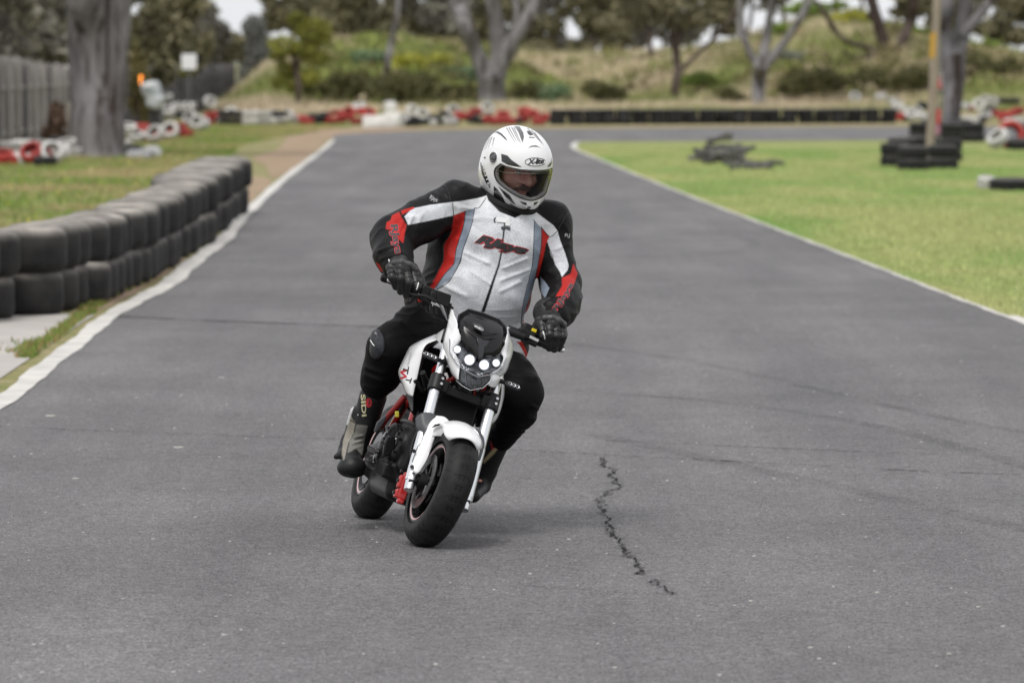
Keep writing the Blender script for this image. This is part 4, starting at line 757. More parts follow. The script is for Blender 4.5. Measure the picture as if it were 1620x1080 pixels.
# ================================================================ MOTORCYCLE (local frame: x forward, y rider's left, z up)
RK = RAD(25); _nf = np.array([math.cos(RK), 0, math.sin(RK)])
def FPp(px, py, off=0.):                          # photo point on the plane of the fork legs, moved forward by off
    nw = bF*_nf[0]+bU*_nf[2]; p0 = bO+bF*1.2+bU*.2+nw*off; d = ray(px, py); w = _C+d*((p0-_C).dot(nw)/d.dot(nw))-bO
    return np.array([w.dot(bF), w.dot(bL), w.dot(bU)])
def mkb(name, mb, m, parent, **k):
    if isinstance(mb, MB): V = np.vstack(mb.V); F = mb.F
    else: V, F = mb
    return mk(name, (bw(V), F), m, parent, **k)
M_BLK = mat('satin_black_plastic', (.010, .010, .011), .45, spec=.35, bump=.15, bscale=300, bdist=.0006)
M_BLKG = mat('gloss_black', (.008, .008, .009), .2, spec=.4)
M_WHP = mat('white_bodywork', (.80, .80, .81), .28, coat=.5)
M_REDP = mat('red_paint', (.42, .014, .014), .3, coat=.5)
M_CHR = mat('brushed_aluminium', (.78, .79, .81), .30, metal=1., bump=.1, bscale=200, bdist=.0005)
M_STEEL = mat('steel', (.55, .55, .56), .3, metal=1.)
M_GREYP = mat('dark_grey_bodywork', (.075, .078, .085), .45)
M_ALLOY = mat('dull_engine_alloy', (.07, .07, .073), .38, metal=.8, col2=(.03, .03, .03), nscale=30)
M_ENG = mat('black_engine_paint', (.006, .006, .006), .45, spec=.3, col2=(.012, .012, .012), nscale=40)
bike = empty('motorcycle', (bO+bF*.6)*np.array([1, 1, 0]), 'small white naked motorcycle with red frame and four lit round headlamps leaning into the corner', 'motorcycle')
# ---- wheels
M_DISC = mat('dark_disc_steel', (.16, .16, .165), .35, metal=.9, col2=(.07, .07, .07), nscale=60)
def sipes(th, s):                                 # tread depth factor at angle th, s in -1..1 across the crown
    u = th/(2*math.pi); a = np.abs(s); g = np.zeros_like(u)
    f1 = np.abs(((u*34+a*1.15) % 1)-.5); g = np.maximum(g, (f1 < .045)*(a > .50)*(a < .93))
    f2 = np.abs(((u*17-a*.9+.3) % 1)-.5); g = np.maximum(g, (f2 < .028)*(a > .22)*(a < .8))
    g = np.maximum(g, (np.abs(a-.10-.03*np.sin(u*2*math.pi*17)) < .022)*1.); return g
M_TREAD = mat('motorcycle_tyre_rubber', (.7, .7, .7), .6, spec=.3, attr=True, col2=(1.25, 1.22, 1.2), nscale=14, bump=.15, bscale=260, bdist=.001)
def wheel(name, cx, cz, R, hw, rim_r, parent_lbl, disc, stripe_m):
    V0 = np.array([cx, 0, cz]); RS = rotm((-math.sin(RK), 0, math.cos(RK)), RAD(4) if name == 'front_wheel' else 0.)
    def mkb(nm, mb, m, par, **k):
        V = np.vstack(mb.V) if isinstance(mb, MB) else mb[0]; F = mb.F if isinstance(mb, MB) else mb[1]
        return mk(nm, (bw((V-V0)@RS.T+V0), F), m, par, **k)
    w = bpy.data.objects.new(name, None); COL.objects.link(w); w.parent = bike; OFF[w.name] = OFF[bike.name]; w.empty_display_size = .1
    n = 540; prof = []                            # (r, y, s)
    for i in range(21): a = -RAD(82)+RAD(164)*i/20; prof.append((R-hw*.92+hw*.92*math.cos(a), hw*math.sin(a), i/10-1))
    side = [(R-.072, hw*.985, 2), (rim_r+.012, hw*.80, 2), (rim_r, hw*.74, 2), (rim_r-.004, hw*.5, 2)]
    pr = [(r, -y, 2) for r, y, s in side[::-1]]+prof+side; k = len(pr); th = np.arange(n)*2*math.pi/n; V = []
    for r, y, s in pr: rr = r-(.0025*sipes(th, np.full(n, s)) if abs(s) <= 1 else 0); V.append(np.stack([cx+rr*np.sin(th), np.full(n, y), cz+rr*np.cos(th)], 1))
    F = [(i*n+j, i*n+(j+1) % n, ((i+1) % k)*n+(j+1) % n, ((i+1) % k)*n+j) for i in range(k) for j in range(n)]
    CT = []
    for r, y, s in pr: g_ = sipes(th, np.full(n, s)) if abs(s) <= 1 else np.zeros(n); c_ = (.0125 if abs(s) < .93 else .020); CT.append(np.stack([c_*(1-.6*g_)]*3+[np.ones(n)], 1))
    mkb('tyre', (np.vstack(V), F), M_TREAD, w, ang=60, cols=np.vstack(CT))
    rm = MB(); yo = hw*.74
    rp = [(rim_r-.004, -yo), (rim_r+.004, -yo-.004), (rim_r+.003, -yo-.009), (rim_r-.012, -yo-.006), (rim_r-.024, -yo+.012), (rim_r-.030, 0), (rim_r-.024, yo-.012), (rim_r-.012, yo+.006), (rim_r+.003, yo+.009), (rim_r+.004, yo+.004), (rim_r-.004, yo)]
    rm.lathe(rp, (cx, 0, cz), (0, 1, 0), 96, closed=True); rm.lathe([(.0, -.045), (.034, -.045), (.038, -.03), (.028, 0), (.038, .03), (.034, .045), (0, .045)], (cx, 0, cz), (0, 1, 0), 32)
    for q in range(5):
        for e in (-.13, .13):
            a0 = q*2*math.pi/5+.35; p0 = (.030*math.sin(a0), .030*math.cos(a0)); p1 = ((rim_r-.022)*math.sin(a0+e), (rim_r-.022)*math.cos(a0+e))
            rm.tube([(cx+p0[0], 0, cz+p0[1]), (cx+(p0[0]+p1[0])*.5, 0, cz+(p0[1]+p1[1])*.5), (cx+p1[0], 0, cz+p1[1])], [.013, .009, .011], 8, sx=1.5)
    mkb('rim', rm, M_BLKG, w)
    st = MB(); st.lathe([(rim_r-.010, -yo-.0072), (rim_r-.003, -yo-.0095)], (cx, 0, cz), (0, 1, 0), 96); st.lathe([(rim_r-.003, yo+.0095), (rim_r-.010, yo+.0072)], (cx, 0, cz), (0, 1, 0), 96); mkb('rim_stripe', st, stripe_m, w)
    ds = -1 if disc else 1
    d = MB(); y = -.068 if name == 'front_wheel' else -.05; d.lathe([(.070, y-.002), (.108, y-.002), (.108, y+.002), (.070, y+.002)], (cx, 0, cz), (0, 1, 0), 72, closed=True)
    for q in range(6): a0 = q*math.pi/3; d.tube([(cx+.03*math.sin(a0), y+.008, cz+.03*math.cos(a0)), (cx+.075*math.sin(a0+.25), y, cz+.075*math.cos(a0+.25))], [.007, .005], 6)
    mkb('brake_disc', d, M_DISC, w)
    return w
M_STRIPE = mat('pink_silver_rim_tape', (.60, .40, .41), .35, metal=.2)
wheel('front_wheel', 1.21, .235, .236, .0615, .152, '', True, M_STRIPE)
wheel('rear_wheel', 0., .238, .240, .064, .152, '', True, M_STRIPE)
# ---- fork
FY = .112
def fk(z, y, off=0.): return np.array([1.2-(z-.2)*math.tan(RK), y, z])+_nf*off
LEGLBL = 1
for s in (-1, 1):
    mb = MB(); mb.tube([fk(.80, s*FY), fk(.585, s*FY)], .0185, 24); mb.tube([fk(.62, s*FY), fk(.40, s*FY)], .0205, 24); mb.tube([fk(.42, s*FY), fk(.22, s*FY)], [.0225, .024], 24); mb.tube([fk(.235, s*FY), fk(.185, s*FY)], [.027, .023], 20, sx=.8)
    L = mkb('fork_leg', mb, M_CHR, bike)
    c = MB(); c.tube([fk(.627, s*FY), fk(.567, s*FY)], [.030, .031], 28); c.box(fk(.597, s*(FY-.028)), (.05, .03, .045)); mkb('fork_clamp', c, M_BLK, bike, bevel=.004)
    b = MB()
    for zz in (.587, .607): b.lathe([(0, 0), (.0055, 0), (.0055, .006), (0, .006)], fk(zz, s*FY-.012*1+.0, .030)+np.array([0, .022, 0]), _nf, 12)
    mkb('clamp_bolt', b, M_STEEL, bike)
    c = MB(); c.tube([fk(.80, s*FY), fk(.755, s*FY)], [.027, .028], 24); mkb('top_clamp', c, M_BLK, bike)
    c = MB(); c.box(fk(.212, s*FY, .004), (.04, .026, .03)); mkb('fork_foot', c, M_ALLOY, bike, bevel=.006)
c = MB()
for z in (.597, .775): c.box(fk(z, 0, -.025), (.07, .2, .035))
c.tube([(.985, 0, .58), (.90, 0, .80)], .034, 16); mkb('steering_head', c, M_BLK, bike, bevel=.006)
a = MB(); a.tube([(1.21, -.098, .235), (1.21, .098, .235)], .012, 16); a.tube([(1.21, -.09, .235), (1.21, .09, .235)], .030, 20); mkb('axle', a, M_BLK, bike)
# ---- brake caliper (red, outside and behind the right leg)
cc = np.array([1.120, -.114, .192]); R_ = rotm((0, 1, 0), RAD(-8))
c = MB(); c.box(cc, (.040, .034, .105), R_); c.box(cc+np.array([.0, -.020, .012]), (.032, .02, .05), R_); c.box(cc+np.array([.004, -.018, -.034]), (.034, .02, .034), R_)
c.box(cc+np.array([.016, .012, .062]), (.022, .022, .03), R_); c.box(cc+np.array([.02, .0, -.058]), (.03, .026, .02), R_)
cal_ = mkb('brake_caliper', c, M_REDP, bike, bevel=.006, seg=3)
b = MB()
for dz in (-.034, .014, .05): b.lathe([(0, 0), (.007, 0), (.007, .008), (0, .008)], cc+np.array([.006, -.028, dz]), (0, -1, 0), 10)
mkb('caliper_bolt', b, M_ALLOY, cal_)
# ---- surfaces from rails (each rail a list of local points), thickened
def surf(name, rails, m, parent=bike, nu=24, nv=None, th=.004, sub=1, ang=50, flip=False):
    R = [spline(r, nu) for r in rails]; nv = nv or max(2, 3*(len(R)-1)+1)
    if len(R) > 2: R = list(np.stack([spline([r[i] for r in R], nv) for i in range(nu)], 1))
    nv = len(R); V = np.vstack(R); F = [(i*nu+j, i*nu+j+1, (i+1)*nu+j+1, (i+1)*nu+j) for i in range(nv-1) for j in range(nu-1)]
    o = mkb(name, (V, F), m, parent, ang=ang); s = o.modifiers.new('shell', 'SOLIDIFY'); s.thickness = th; s.offset = -1 if not flip else 1
    return o
def px3(lst, f=FPp): return [f(*p) for p in lst]
# front mudguard: arched shell over the tyre plus the long side legs down the fork
mg = []
for al in np.linspace(RAD(-6), RAD(37), 15):
    wd = .060+.016*math.cos(al-.1); r0 = .2535; row = []
    for t in np.linspace(-1, 1, 13):
        k = 1-(abs((al-RAD(10))/RAD(29)))**6*.40*(1-.0*t); rr = r0-.032*abs(t)**2.6+.006*(1-abs(t)); row.append((1.21+rr*math.sin(al), t*wd*k*(1.12 if t < 0 else 1.), .235+rr*math.cos(al)))
    mg.append(row)
V = np.array(mg).reshape(-1, 3); F = [(i*13+j, i*13+j+1, (i+1)*13+j+1, (i+1)*13+j) for i in range(14) for j in range(12)]
MG = mkb('front_mudguard', (V, F), M_WHP, bike, ang=60); s_ = MG.modifiers.new('shell', 'SOLIDIFY'); s_.thickness = .004
# right side (left of picture)
surf('mudguard_arm', [px3([(672, 686, .030), (664, 700, .034), (656, 722, .036), (649, 743, .034)]), px3([(680, 668, .040), (676, 690, .046), (668, 716, .048), (655, 746, .044)]), px3([(693, 658, .050), (684, 695, .054), (677, 722, .054), (662, 748, .048)]), px3([(706, 662, .050), (692, 686, .048), (682, 704, .042), (676, 726, .034)])], M_WHP, MG)
surf('mudguard_arm', [px3([(690, 657, .045), (688, 664, .058), (686, 674, .062), (684, 690, .055)]), px3([(703, 659, .052), (703, 667, .066), (702, 677, .070), (700, 690, .062)]), px3([(712, 667, .060), (716, 673, .072), (718, 681, .076), (716, 694, .070)])], M_WHP, MG)
# left side (right of picture)
surf('mudguard_arm', [px3([(742, 673, .050), (745, 690, .060), (743, 712, .050), (741, 735, .040), (735, 766, .036)]), px3([(750, 676, .050), (754, 692, .056), (750, 716, .052), (746, 740, .044), (739, 776, .040)]), px3([(757, 685, .040), (761, 700, .042), (757, 722, .040), (752, 745, .036), (742, 775, .034)])], M_WHP, MG)
# grey infill guards over the fork tubes
surf('fork_guard', [px3([(657, 661, .0), (658, 676, .0), (663, 690, .0), (657, 706, .004), (651, 728, .006)]), px3([(667, 653, .024), (668, 672, .028), (671, 686, .030), (664, 706, .034), (654, 732, .034)]), px3([(680, 652, .026), (678, 668, .034), (677, 680, .040), (668, 706, .040), (659, 730, .038)]), px3([(693, 658, .02), (684, 668, .036), (680, 682, .040), (671, 704, .040), (664, 722, .038)])], M_GREYP, MG)
surf('fork_guard', [px3([(750, 677, .03), (758, 692, .034), (760, 706, .034), (756, 728, .030)]), px3([(758, 679, .026), (765, 693, .026), (765, 708, .024), (760, 728, .020)]), px3([(763, 684, .0), (768, 697, .0), (767, 710, .0), (762, 726, .0)])], M_GREYP, MG)
sl = MB(); sl.tube(px3([(683, 676, .0715), (689, 672.5, .074), (697, 671, .076), (705, 671.5, .0765)]), [.0015, .0042, .0036, .001], 8); mkb('vent_slot', sl, M_BLK, MG)
for q in ((652, 738, .045), (741.5, 771, .045)): h = MB(); h.lathe([(0, .001), (.0075, .001), (.0075, -.003), (0, -.004)], FPp(*q), _nf, 16); mkb('mounting_hole', h, M_ALLOY, MG)
h = MB(); h.lathe([(0, .001), (.0075, .001), (.0075, -.003), (0, -.004)], FPp(655, 713, .046), _nf, 16); mkb('mounting_hole', h, M_BLK, MG)
# ---- headlight cowl
def face(name, pts, m, parent, bulge=.0, th=.006, nrm=_nf, rings=4, smooth=True, ang=50):
    """closed outline -> domed plate"""
    p = np.array(pts); c = p.mean(0); V = [c+nrm*bulge]; F = []; n = len(p)
    for k in range(1, rings+1): t = k/rings; V += list(c+(p-c)*t+nrm*bulge*(1-t**2.2))
    for j in range(n): F.append((0, 1+j, 1+(j+1) % n))
    for k in range(rings-1):
        for j in range(n): F.append((1+k*n+j, 1+(k+1)*n+j, 1+(k+1)*n+(j+1) % n, 1+k*n+(j+1) % n))
    o = mkb(name, (np.array(V), F), m, parent, smooth=smooth, ang=ang)
    if th: s = o.modifiers.new('shell', 'SOLIDIFY'); s.thickness = th; s.offset = 0
    return o
CW = surf('headlight_cowl', [px3([(712, 488, .02), (708, 512, .02), (701, 543, .02), (705, 565, .03), (711, 583, .035), (715, 592, .04), (722, 600, .045)]), px3([(716, 490, .035), (716, 510, .055), (707, 540, .060), (708, 562, .066), (714, 578, .072), (719, 590, .074), (722, 600, .075)]), px3([(720, 500, .045), (723, 512, .085), (714, 536, .090), (712, 556, .090), (721, 572, .095), (724, 580, .098), (724, 600, .095)]), px3([(727, 510, .05), (724, 520, .098), (729.6, 536, .098), (720, 552, .090), (726, 572, .098), (728, 578, .1), (725, 598, .098)])], M_WHP, bike, nu=30)
surf('cowl_side', [px3([(802, 519, .045), (799.5, 536, .090), (791, 556, .090), (796, 566, .088), (790, 580, .085), (777, 590, .088)]), px3([(805, 530, .04), (804, 540, .075), (800, 556, .080), (801, 566, .08), (796, 580, .075), (784, 592, .07)]), px3([(806, 538, .02), (809, 545, .02), (809.5, 558, .02), (805, 572, .03), (799, 588, .03), (788, 597, .04)])], M_WHP, CW, flip=True)
surf('cowl_side', [px3([(776, 590, .085), (775, 600, .08), (772, 609, .07)]), px3([(783, 592, .075), (783, 602, .07), (779, 612, .055)]), px3([(788, 594, .05), (790, 600, .04), (785, 610, .03)])], M_WHP, CW, flip=True)
SC = face('screen', px3([(725, 507, .085), (729, 497, .06), (741, 492, .055), (763, 498, .055), (789, 507, .055), (799, 517, .065), (800, 529, .085), (799, 536, .09), (797.5, 545, .095), (791, 557, .1), (782, 565, .105), (764.5, 566.5, .115), (757, 572, .12), (752, 564, .115), (742, 554, .105), (732, 543.7, .1), (724, 523, .09)]), M_BLKG, CW, .03)
mb = MB()
face('screen_gloss_panel', px3([(754, 533, .139), (757, 533.5, .140), (764, 539, .1405), (773.5, 538.5, .137), (772, 545, .136), (766, 549, .137), (764, 568, .126), (758, 572, .123), (757, 565, .128), (757, 546, .138), (755, 540, .139)]), mat('smoked_gloss', (.03, .031, .035), .14), CW, .001, .002)
vb = MB(); vb.tube(px3([(727, 512, .104), (741, 518, .129), (757, 531, .142), (768, 536, .140), (800, 533, .094)]), [.002]*5, 6); vb.tube(px3([(733, 505, .10), (748, 518, .131), (762, 524, .136), (780, 528, .125), (798, 526, .09)]), [.0015]*5, 6); mkb('screen_crease', vb, mat('crease_black', (.006, .006, .006), .3), CW)
face('screen_badge', px3([(747.5, 511, .130), (758, 512.5, .131), (764, 517, .131), (766, 527, .134), (758, 522, .1365), (751, 517, .134)]), mat('badge_grey', (.05, .05, .055), .3), CW, .0006, .002)
rim = MB(); rim.tube(px3([(724, 511, .08), (727, 500, .055), (740.5, 492.5, .045), (764, 499, .045), (789, 509, .045), (799, 519, .055), (801, 530, .075)]), [.006, .011, .013, .013, .013, .011, .006], 10, sx=.6); mkb('dash_rim', rim, M_BLK, CW)
ds = MB(); q = [BL(730, 500, .93), BL(742, 494, .93), BL(790, 508, .93), BL(800, 519, .93), BL(790, 545, .95), BL(735, 525, .95)]; ds.prism(np.array(q), (.05, 0, -.02)); mkb('dashboard', ds, M_BLK, bike, bevel=.008, seg=3)
# lamp housing, lamps and clear lens
M_REFL = mat('reflector', (.24, .25, .27), .3, metal=.6, col2=(.05, .05, .056), nscale=45)
face('lamp_housing', px3([(712, 536, .080), (729, 536.5, .085), (742, 555, .095), (756, 573, .105), (762, 571.5, .107), (765, 567, .105), (782, 566, .098), (791, 558, .093), (800, 565.5, .08), (794, 585, .08), (777, 590, .085), (756, 594, .10), (740, 586, .1), (723, 574, .09), (711.5, 556, .08)]), M_REFL, CW, -.004, .002)
M_LAMP = mat('lit_lamp', (.9, .93, 1), .2, emit=(.93, .96, 1), es=1.0)
for px_, py_, r_, off in ((723.6, 552.6, 7.4, .096), (743, 569, 10.4, .108), (766, 577, 10., .110), (785, 574, 7.4, .098)):
    c = FPp(px_, py_, off); R0 = r_/570; mb = MB(); mb.lathe([(0, .010), (R0*.5, .009), (R0*.85, .005), (R0, 0), (R0*1.0, -.012)], c, (1, 0, .12), 32); lp = mkb('headlamp', mb, M_LAMP, CW)
    b = MB(); b.lathe([(R0*1.01, -.004), (R0*1.10, .001), (R0*1.20, .004), (R0*1.26, -.002), (R0*1.1, -.012)], c, (1, 0, .12), 32, closed=True); mkb('lamp_bezel', b, M_REFL, CW)
M_LENS = mat('clear_lens', (.9, .92, .95), .03, trans=1., ior=1.2, alpha=.22)
face('clear_lens', px3([(712, 536, .090), (729, 536.5, .098), (742, 555, .112), (756, 573, .124), (762, 571.5, .126), (765, 567, .122), (782, 566, .112), (791, 558, .104), (800, 565.5, .088), (794, 585, .09), (777, 590, .10), (756, 594, .12), (740, 586, .118), (723, 574, .104), (711.5, 556, .09)]), M_LENS, CW, .006, .0015)
lr = MB(); lr.tube(px3([(711, 536, .092), (711, 557, .092), (723, 576, .106), (740, 588, .12), (756, 596, .122), (778, 592, .102), (795, 586.5, .092), (801, 566, .09)]), [.0022]*8, 8); mkb('lens_rim', lr, mat('smoked_rim', (.35, .36, .38), .15, metal=.5), CW)
face('lower_lens', px3([(724, 578, .09), (738, 589, .105), (756, 598, .112), (776, 593, .095), (774, 603, .085), (764, 611.5, .085), (744, 615.5, .08), (731, 607, .075), (723.5, 601, .07)]), mat('smoked_lower_lens', (.03, .034, .04), .08, col2=(.10, .11, .12), nscale=45, coat=.5), CW, .008, .004)
lr = MB(); lr.tube(px3([(722, 602, .078), (731, 610, .083), (744, 617, .088), (764, 613.5, .092), (775, 604, .09), (778, 594, .098)]), [.0016]*6, 8); mkb('lower_rim', lr, M_CHR, CW)
for t, (a, b) in enumerate((((735, 584), (738, 610)), ((746, 594), (748, 613)), ((757, 599), (757, 612)), ((767, 596), (764, 608)))): v = MB(); v.tube([FPp(a[0], a[1], .112), FPp(b[0], b[1], .094)], .0018, 6); mkb('lens_rib', v, M_REFL, CW)
bk = MB(); bk.ball(FPp(752, 560, .02), (.07, .085, .09), 20); mkb('headlight_bucket', bk, M_BLK, bike)
# ---- indicators
for (a, b, c, nm) in (((712, 574), (693, 569), (668, 558), -1), ((784, 600), (799, 605), (823, 615), 1)):
    mb = MB(); mb.tube([FPp(*a, .02), FPp(*b, .03)], [.010, .008], 12); st = mkb('indicator', mb, M_BLK, bike)
    A, B = FPp(*b, .03), FPp(*c, .025); d = B-A; u = np.cross(d/np.linalg.norm(d), _nf); mb = MB(); mb.tube([A, A+d*.12, A+d*.5, A+d*.88, B], [.006, .0125, .0135, .0115, .004], 14, sx=.62, up=u); mkb('indicator_body', mb, mat('smoked_indicator', (.035, .035, .04), .15), st)
    for t in (.28, .53, .78): r = MB(); r.lathe([(.0045, 0), (.0072, .002), (.0078, 0), (.007, -.003)], A+d*t+_nf*.0085, _nf, 16, closed=True); mkb('indicator_led', r, M_CHR, st)
# ---- handlebar and controls
gR, gL = BL(611, 440, .83), BL(886, 550, .80)
hb = spline([gR, BL(648, 455, .86), BL(692, 473, .895), BL(712, 505, .90), BL(750, 520, .90), BL(785, 527, .90), BL(803, 521, .895), BL(850, 540, .85), gL], 50)
mb = MB(); mb.tube(hb[2:-2], .0112, 14); HB = mkb('handlebar', mb, M_CHR, bike)
for (i0, i1) in ((0, 13), (37, 50)):
    g = MB(); g.tube(hb[i0:i1], .0165, 16); mkb('grip', g, M_BLK, bike)
for e, nx, r0 in ((gR, hb[2], .0165), (gL, hb[-3], .0165)):
    d = (e-nx)/np.linalg.norm(e-nx); c = MB(); c.lathe([(0, -.01), (.015, -.01), (.017, 0), (.016, .008), (.012, .012), (0, .012)] if e is gL else [(0, -.01), (.017, -.01), (.019, 0), (.019, .014), (.013, .020), (0, .020)], e, d, 20); mkb('bar_end', c, M_BLKG, bike)
def lever(pts, ball):
    v = MB(); v.tube(px3(pts, BL), [.007, .006, .0045, .0045, .005][:len(pts)], 10, sx=.6); L = mkb('lever', v, M_BLK, bike); b = MB(); b.ball(BL(*ball), .0095, 14); mkb('lever_ball', b, M_CHR, L)
lever([(690, 477, .93), (672, 468, .935), (652, 466, .915), (630, 452, .90), (618, 444, .895)], (616, 443, .895))
lever([(836, 531, .90), (852, 539, .905), (868, 548, .90), (882, 552, .88), (889, 554, .87)], (890, 554, .87))
br = MB(); br.prism(np.array(px3([(662, 464, .915), (689, 474.5, .915), (684, 485, .915), (681, 484, .915), (685, 477, .915), (661, 467.5, .915)], BL)), (-.004, 0, 0)); mkb('lever_bracket', br, M_CHR, bike)
sw = MB(); c = BL(675, 462, .885); sw.box(c, (.045, .055, .045), rotm((1, 0, 0), RAD(-8))); sw.box(BL(684, 468, .90), (.05, .03, .035)); sw.box(BL(672, 474, .905), (.03, .05, .02), rotm((1, 0, 0), RAD(-10))); mkb('switchgear', sw, M_BLK, bike, bevel=.006)
mc = MB(); mc.prism(np.array(px3([(689, 458, .885), (711, 466, .885), (708, 482, .885), (704, 485, .885), (686, 477, .885)], BL)), (.045, 0, .0)); MC = mkb('master_cylinder', mc, M_BLK, bike, bevel=.004)
mb = MB(); mb.tube([BL(705, 482, .9), BL(716, 489, .9)], [.011, .009], 12); mb.tube([BL(710, 480, .9), BL(709, 500, .9)], [.012, .010], 12); mb.tube([BL(682, 480, .91), BL(681, 496, .91)], [.008, .010], 8, sx=.7); mb.tube([BL(690, 484, .91), BL(689, 496, .91)], [.006, .007], 8); mkb('bar_clamp', mb, M_BLK, bike)
sw = MB(); sw.tube([BL(803, 524, .91), BL(830, 533, .91)], [.014, .0165], 16); sw.box(BL(838, 521, .885), (.045, .05, .035), rotm((1, 0, 0), RAD(-5))); sw.box(BL(832, 528, .90), (.04, .06, .03), rotm((1, 0, 0), RAD(-5))); sw.tube([BL(834, 538, .90), BL(849, 546, .90)], [.013, .010], 10); mkb('switchgear', sw, M_BLK, bike, bevel=.005)
br = MB(); br.prism(np.array(px3([(839, 530, .93), (853, 537, .93), (851, 541, .93), (837, 534, .93)], BL)), (-.004, 0, 0)); mkb('lever_bracket', br, M_CHR, bike)
yb = MB(); yb.box(BL(844.8, 522.5, .912), (.006, .020, .0125), rotm((1, 0, 0), RAD(-4))); mkb('horn_button', yb, mat('yellow_button', (.70, .55, .02), .4), bike, bevel=.002)
for pts in ([(661, 466, .92), (660, 478, .91), (672, 490, .90), (690, 503, .90), (703, 508, .88)], [(700, 478, .91), (706, 492, .92), (712, 515, .90)], [(805, 528, .91), (803, 540, .88), (790, 550, .86)], [(673, 484, .91), (676, 496, .91), (690, 505, .9), (703, 517, .88)]):
    v = MB(); v.tube(spline(px3(pts, BL), 20), .0035, 8); mkb('cable', v, M_BLK, bike)
mb = MB(); mb.tube(spline([(1.11, -.105, .255), (1.08, -.13, .33), (1.06, -.125, .42), (1.03, -.10, .52), (1.0, -.06, .62)], 24), .0048, 8); mkb('brake_hose', mb, M_BLK, bike)
for pts in ([(715, 600), (722, 622), (716, 650), (728, 668)], [(748, 618), (742, 640), (726, 664)], [(760, 615), (755, 640), (748, 655)], [(726, 605), (735, 628), (752, 645)]):
    v = MB(); v.tube(spline([BL(x, y, .92) for x, y in pts], 16), .0035, 8); mkb('cable', v, M_BLK, bike)
# ---- tank, shrouds, seat, tail
V, F = sdf_mesh([ell((.66, 0, .70), (.21, .125, .13), k=.03), ell((.56, 0, .74), (.13, .10, .09), k=.04), ell((.80, 0, .66), (.10, .10, .10), k=.04)], .008); mkb('fuel_tank', (V, F), M_WHP, bike)
cp = MB(); cp.lathe([(.0, .01), (.034, .01), (.038, 0), (.038, -.01)], (.68, 0, .828), (-.05, 0, 1), 24); mkb('fuel_cap', cp, M_STEEL, bike)
SH = surf('tank_shroud', [px3([(690, 528, .84), (668, 537, .80), (650, 547, .76), (643, 558, .74), (635, 575, .74), (630, 589, .74), (635, 605, .78), (642, 623, .82)], BL), px3([(690, 533, .86), (672, 540, .84), (658, 552, .83), (652, 566, .83), (646, 580, .83), (642, 594, .83), (643, 608, .85), (647, 625, .86)], BL), px3([(691, 538, .88), (677, 543, .88), (670, 552, .88), (666, 568, .88), (663, 582, .88), (659.5, 598, .88), (656, 613, .88), (653, 627, .88)], BL)], M_WHP, bike, nu=36)
surf('tank_shroud_edge', [px3([(691, 538, .88), (677, 543, .88), (670, 552, .88), (666, 568, .88), (663, 582, .88), (659.5, 598, .88), (656, 613, .88), (653, 627, .88)], BL), px3([(694, 540, .80), (684, 548, .80), (677, 556, .80), (672, 572, .80), (668, 586, .80), (664, 600, .80), (660, 614, .80), (655, 627, .80)], BL)], M_BLK, SH, nu=30)
surf('tank_shroud_tip', [px3([(641.5, 623, .81), (646, 636, .83), (650, 650, .84)], BL), px3([(648, 625, .85), (650, 638, .85), (651, 650, .85)], BL), px3([(654, 627, .86), (653, 638, .86), (652, 650, .86)], BL)], M_GREYP, SH)
surf('tank_shroud', [px3([(788, 591, .86), (793, 600, .88), (794, 620, .88), (790, 640, .88), (784, 656, .88), (777, 667, .88)], BL), px3([(791, 590, .83), (797, 600, .84), (797, 622, .84), (793, 645, .84), (785, 664, .84), (777, 671, .85)], BL), px3([(790, 588, .72), (797, 598, .74), (798, 622, .74), (794, 640, .76), (786, 655, .78), (778, 665, .8)], BL)], M_WHP, bike, nu=30)
V, F = sdf_mesh([ell((.34, 0, .70), (.24, .12, .055), k=.03), ell((.12, 0, .76), (.16, .09, .05), k=.03)], .01); mkb('seat', (V, F), mat('black_seat_vinyl', (.02, .02, .02), .6, bump=.2, bscale=200), bike)
V, F = sdf_mesh([ell((.02, 0, .76), (.20, .07, .06), k=.03), ell((-.16, 0, .80), (.08, .05, .035), k=.03)], .01); mkb('tail_fairing', (V, F), M_WHP, bike)
tl = MB(); tl.box((-.235, 0, .79), (.02, .08, .03)); mkb('tail_light', tl, M_REDP, bike, bevel=.006)
rg = MB(); rg.box((-.15, 0, .60), (.10, .12, .02), rotm((0, 1, 0), RAD(55))); rg.tube([(-.05, 0, .72), (-.14, 0, .60)], .02, 8); mkb('rear_mudguard', rg, M_BLK, bike, bevel=.004)
# ---- frame, engine, swingarm, exhaust
fr = MB()
for s in (-1, 1):
    fr.tube(spline([(.93, s*.035, .76), (.82, s*.10, .64), (.66, s*.115, .52), (.48, s*.11, .40), (.40, s*.10, .30)], 20), .0145, 12)
    fr.tube(spline([(.95, s*.03, .66), (.86, s*.07, .58), (.74, s*.09, .52)], 16), .011, 12)
    fr.tube(spline([(.60, s*.11, .52), (.35, s*.10, .62), (.05, s*.07, .70)], 14), .012, 10)
mkb('frame', fr, M_REDP, bike)
pl = MB(); pl.tube(spline([BL(641, 627, .72), BL(626, 645, .70), BL(611, 662, .66), BL(603, 674, .62)], 16), .0125, 12); mkb('frame_rail', pl, mat('deep_red_paint', (.20, .006, .006), .35, coat=.3), bike)
inp = MB(); inp.prism(np.array(px3([(654, 606, .83), (664, 566, .83), (678, 548, .83), (696, 552, .83), (700, 585, .83), (692, 625, .83), (680, 655, .83), (664, 668, .82), (652, 650, .82)], BL)), (-.05, 0, 0)); inp.prism(np.array(px3([(766, 600, .80), (792, 596, .80), (794, 640, .80), (778, 668, .80), (756, 676, .80), (752, 640, .80)], BL)), (-.05, 0, 0)); mkb('inner_panel', inp, mat('matt_black_plastic', (.004, .004, .004), .8, spec=.1), bike)
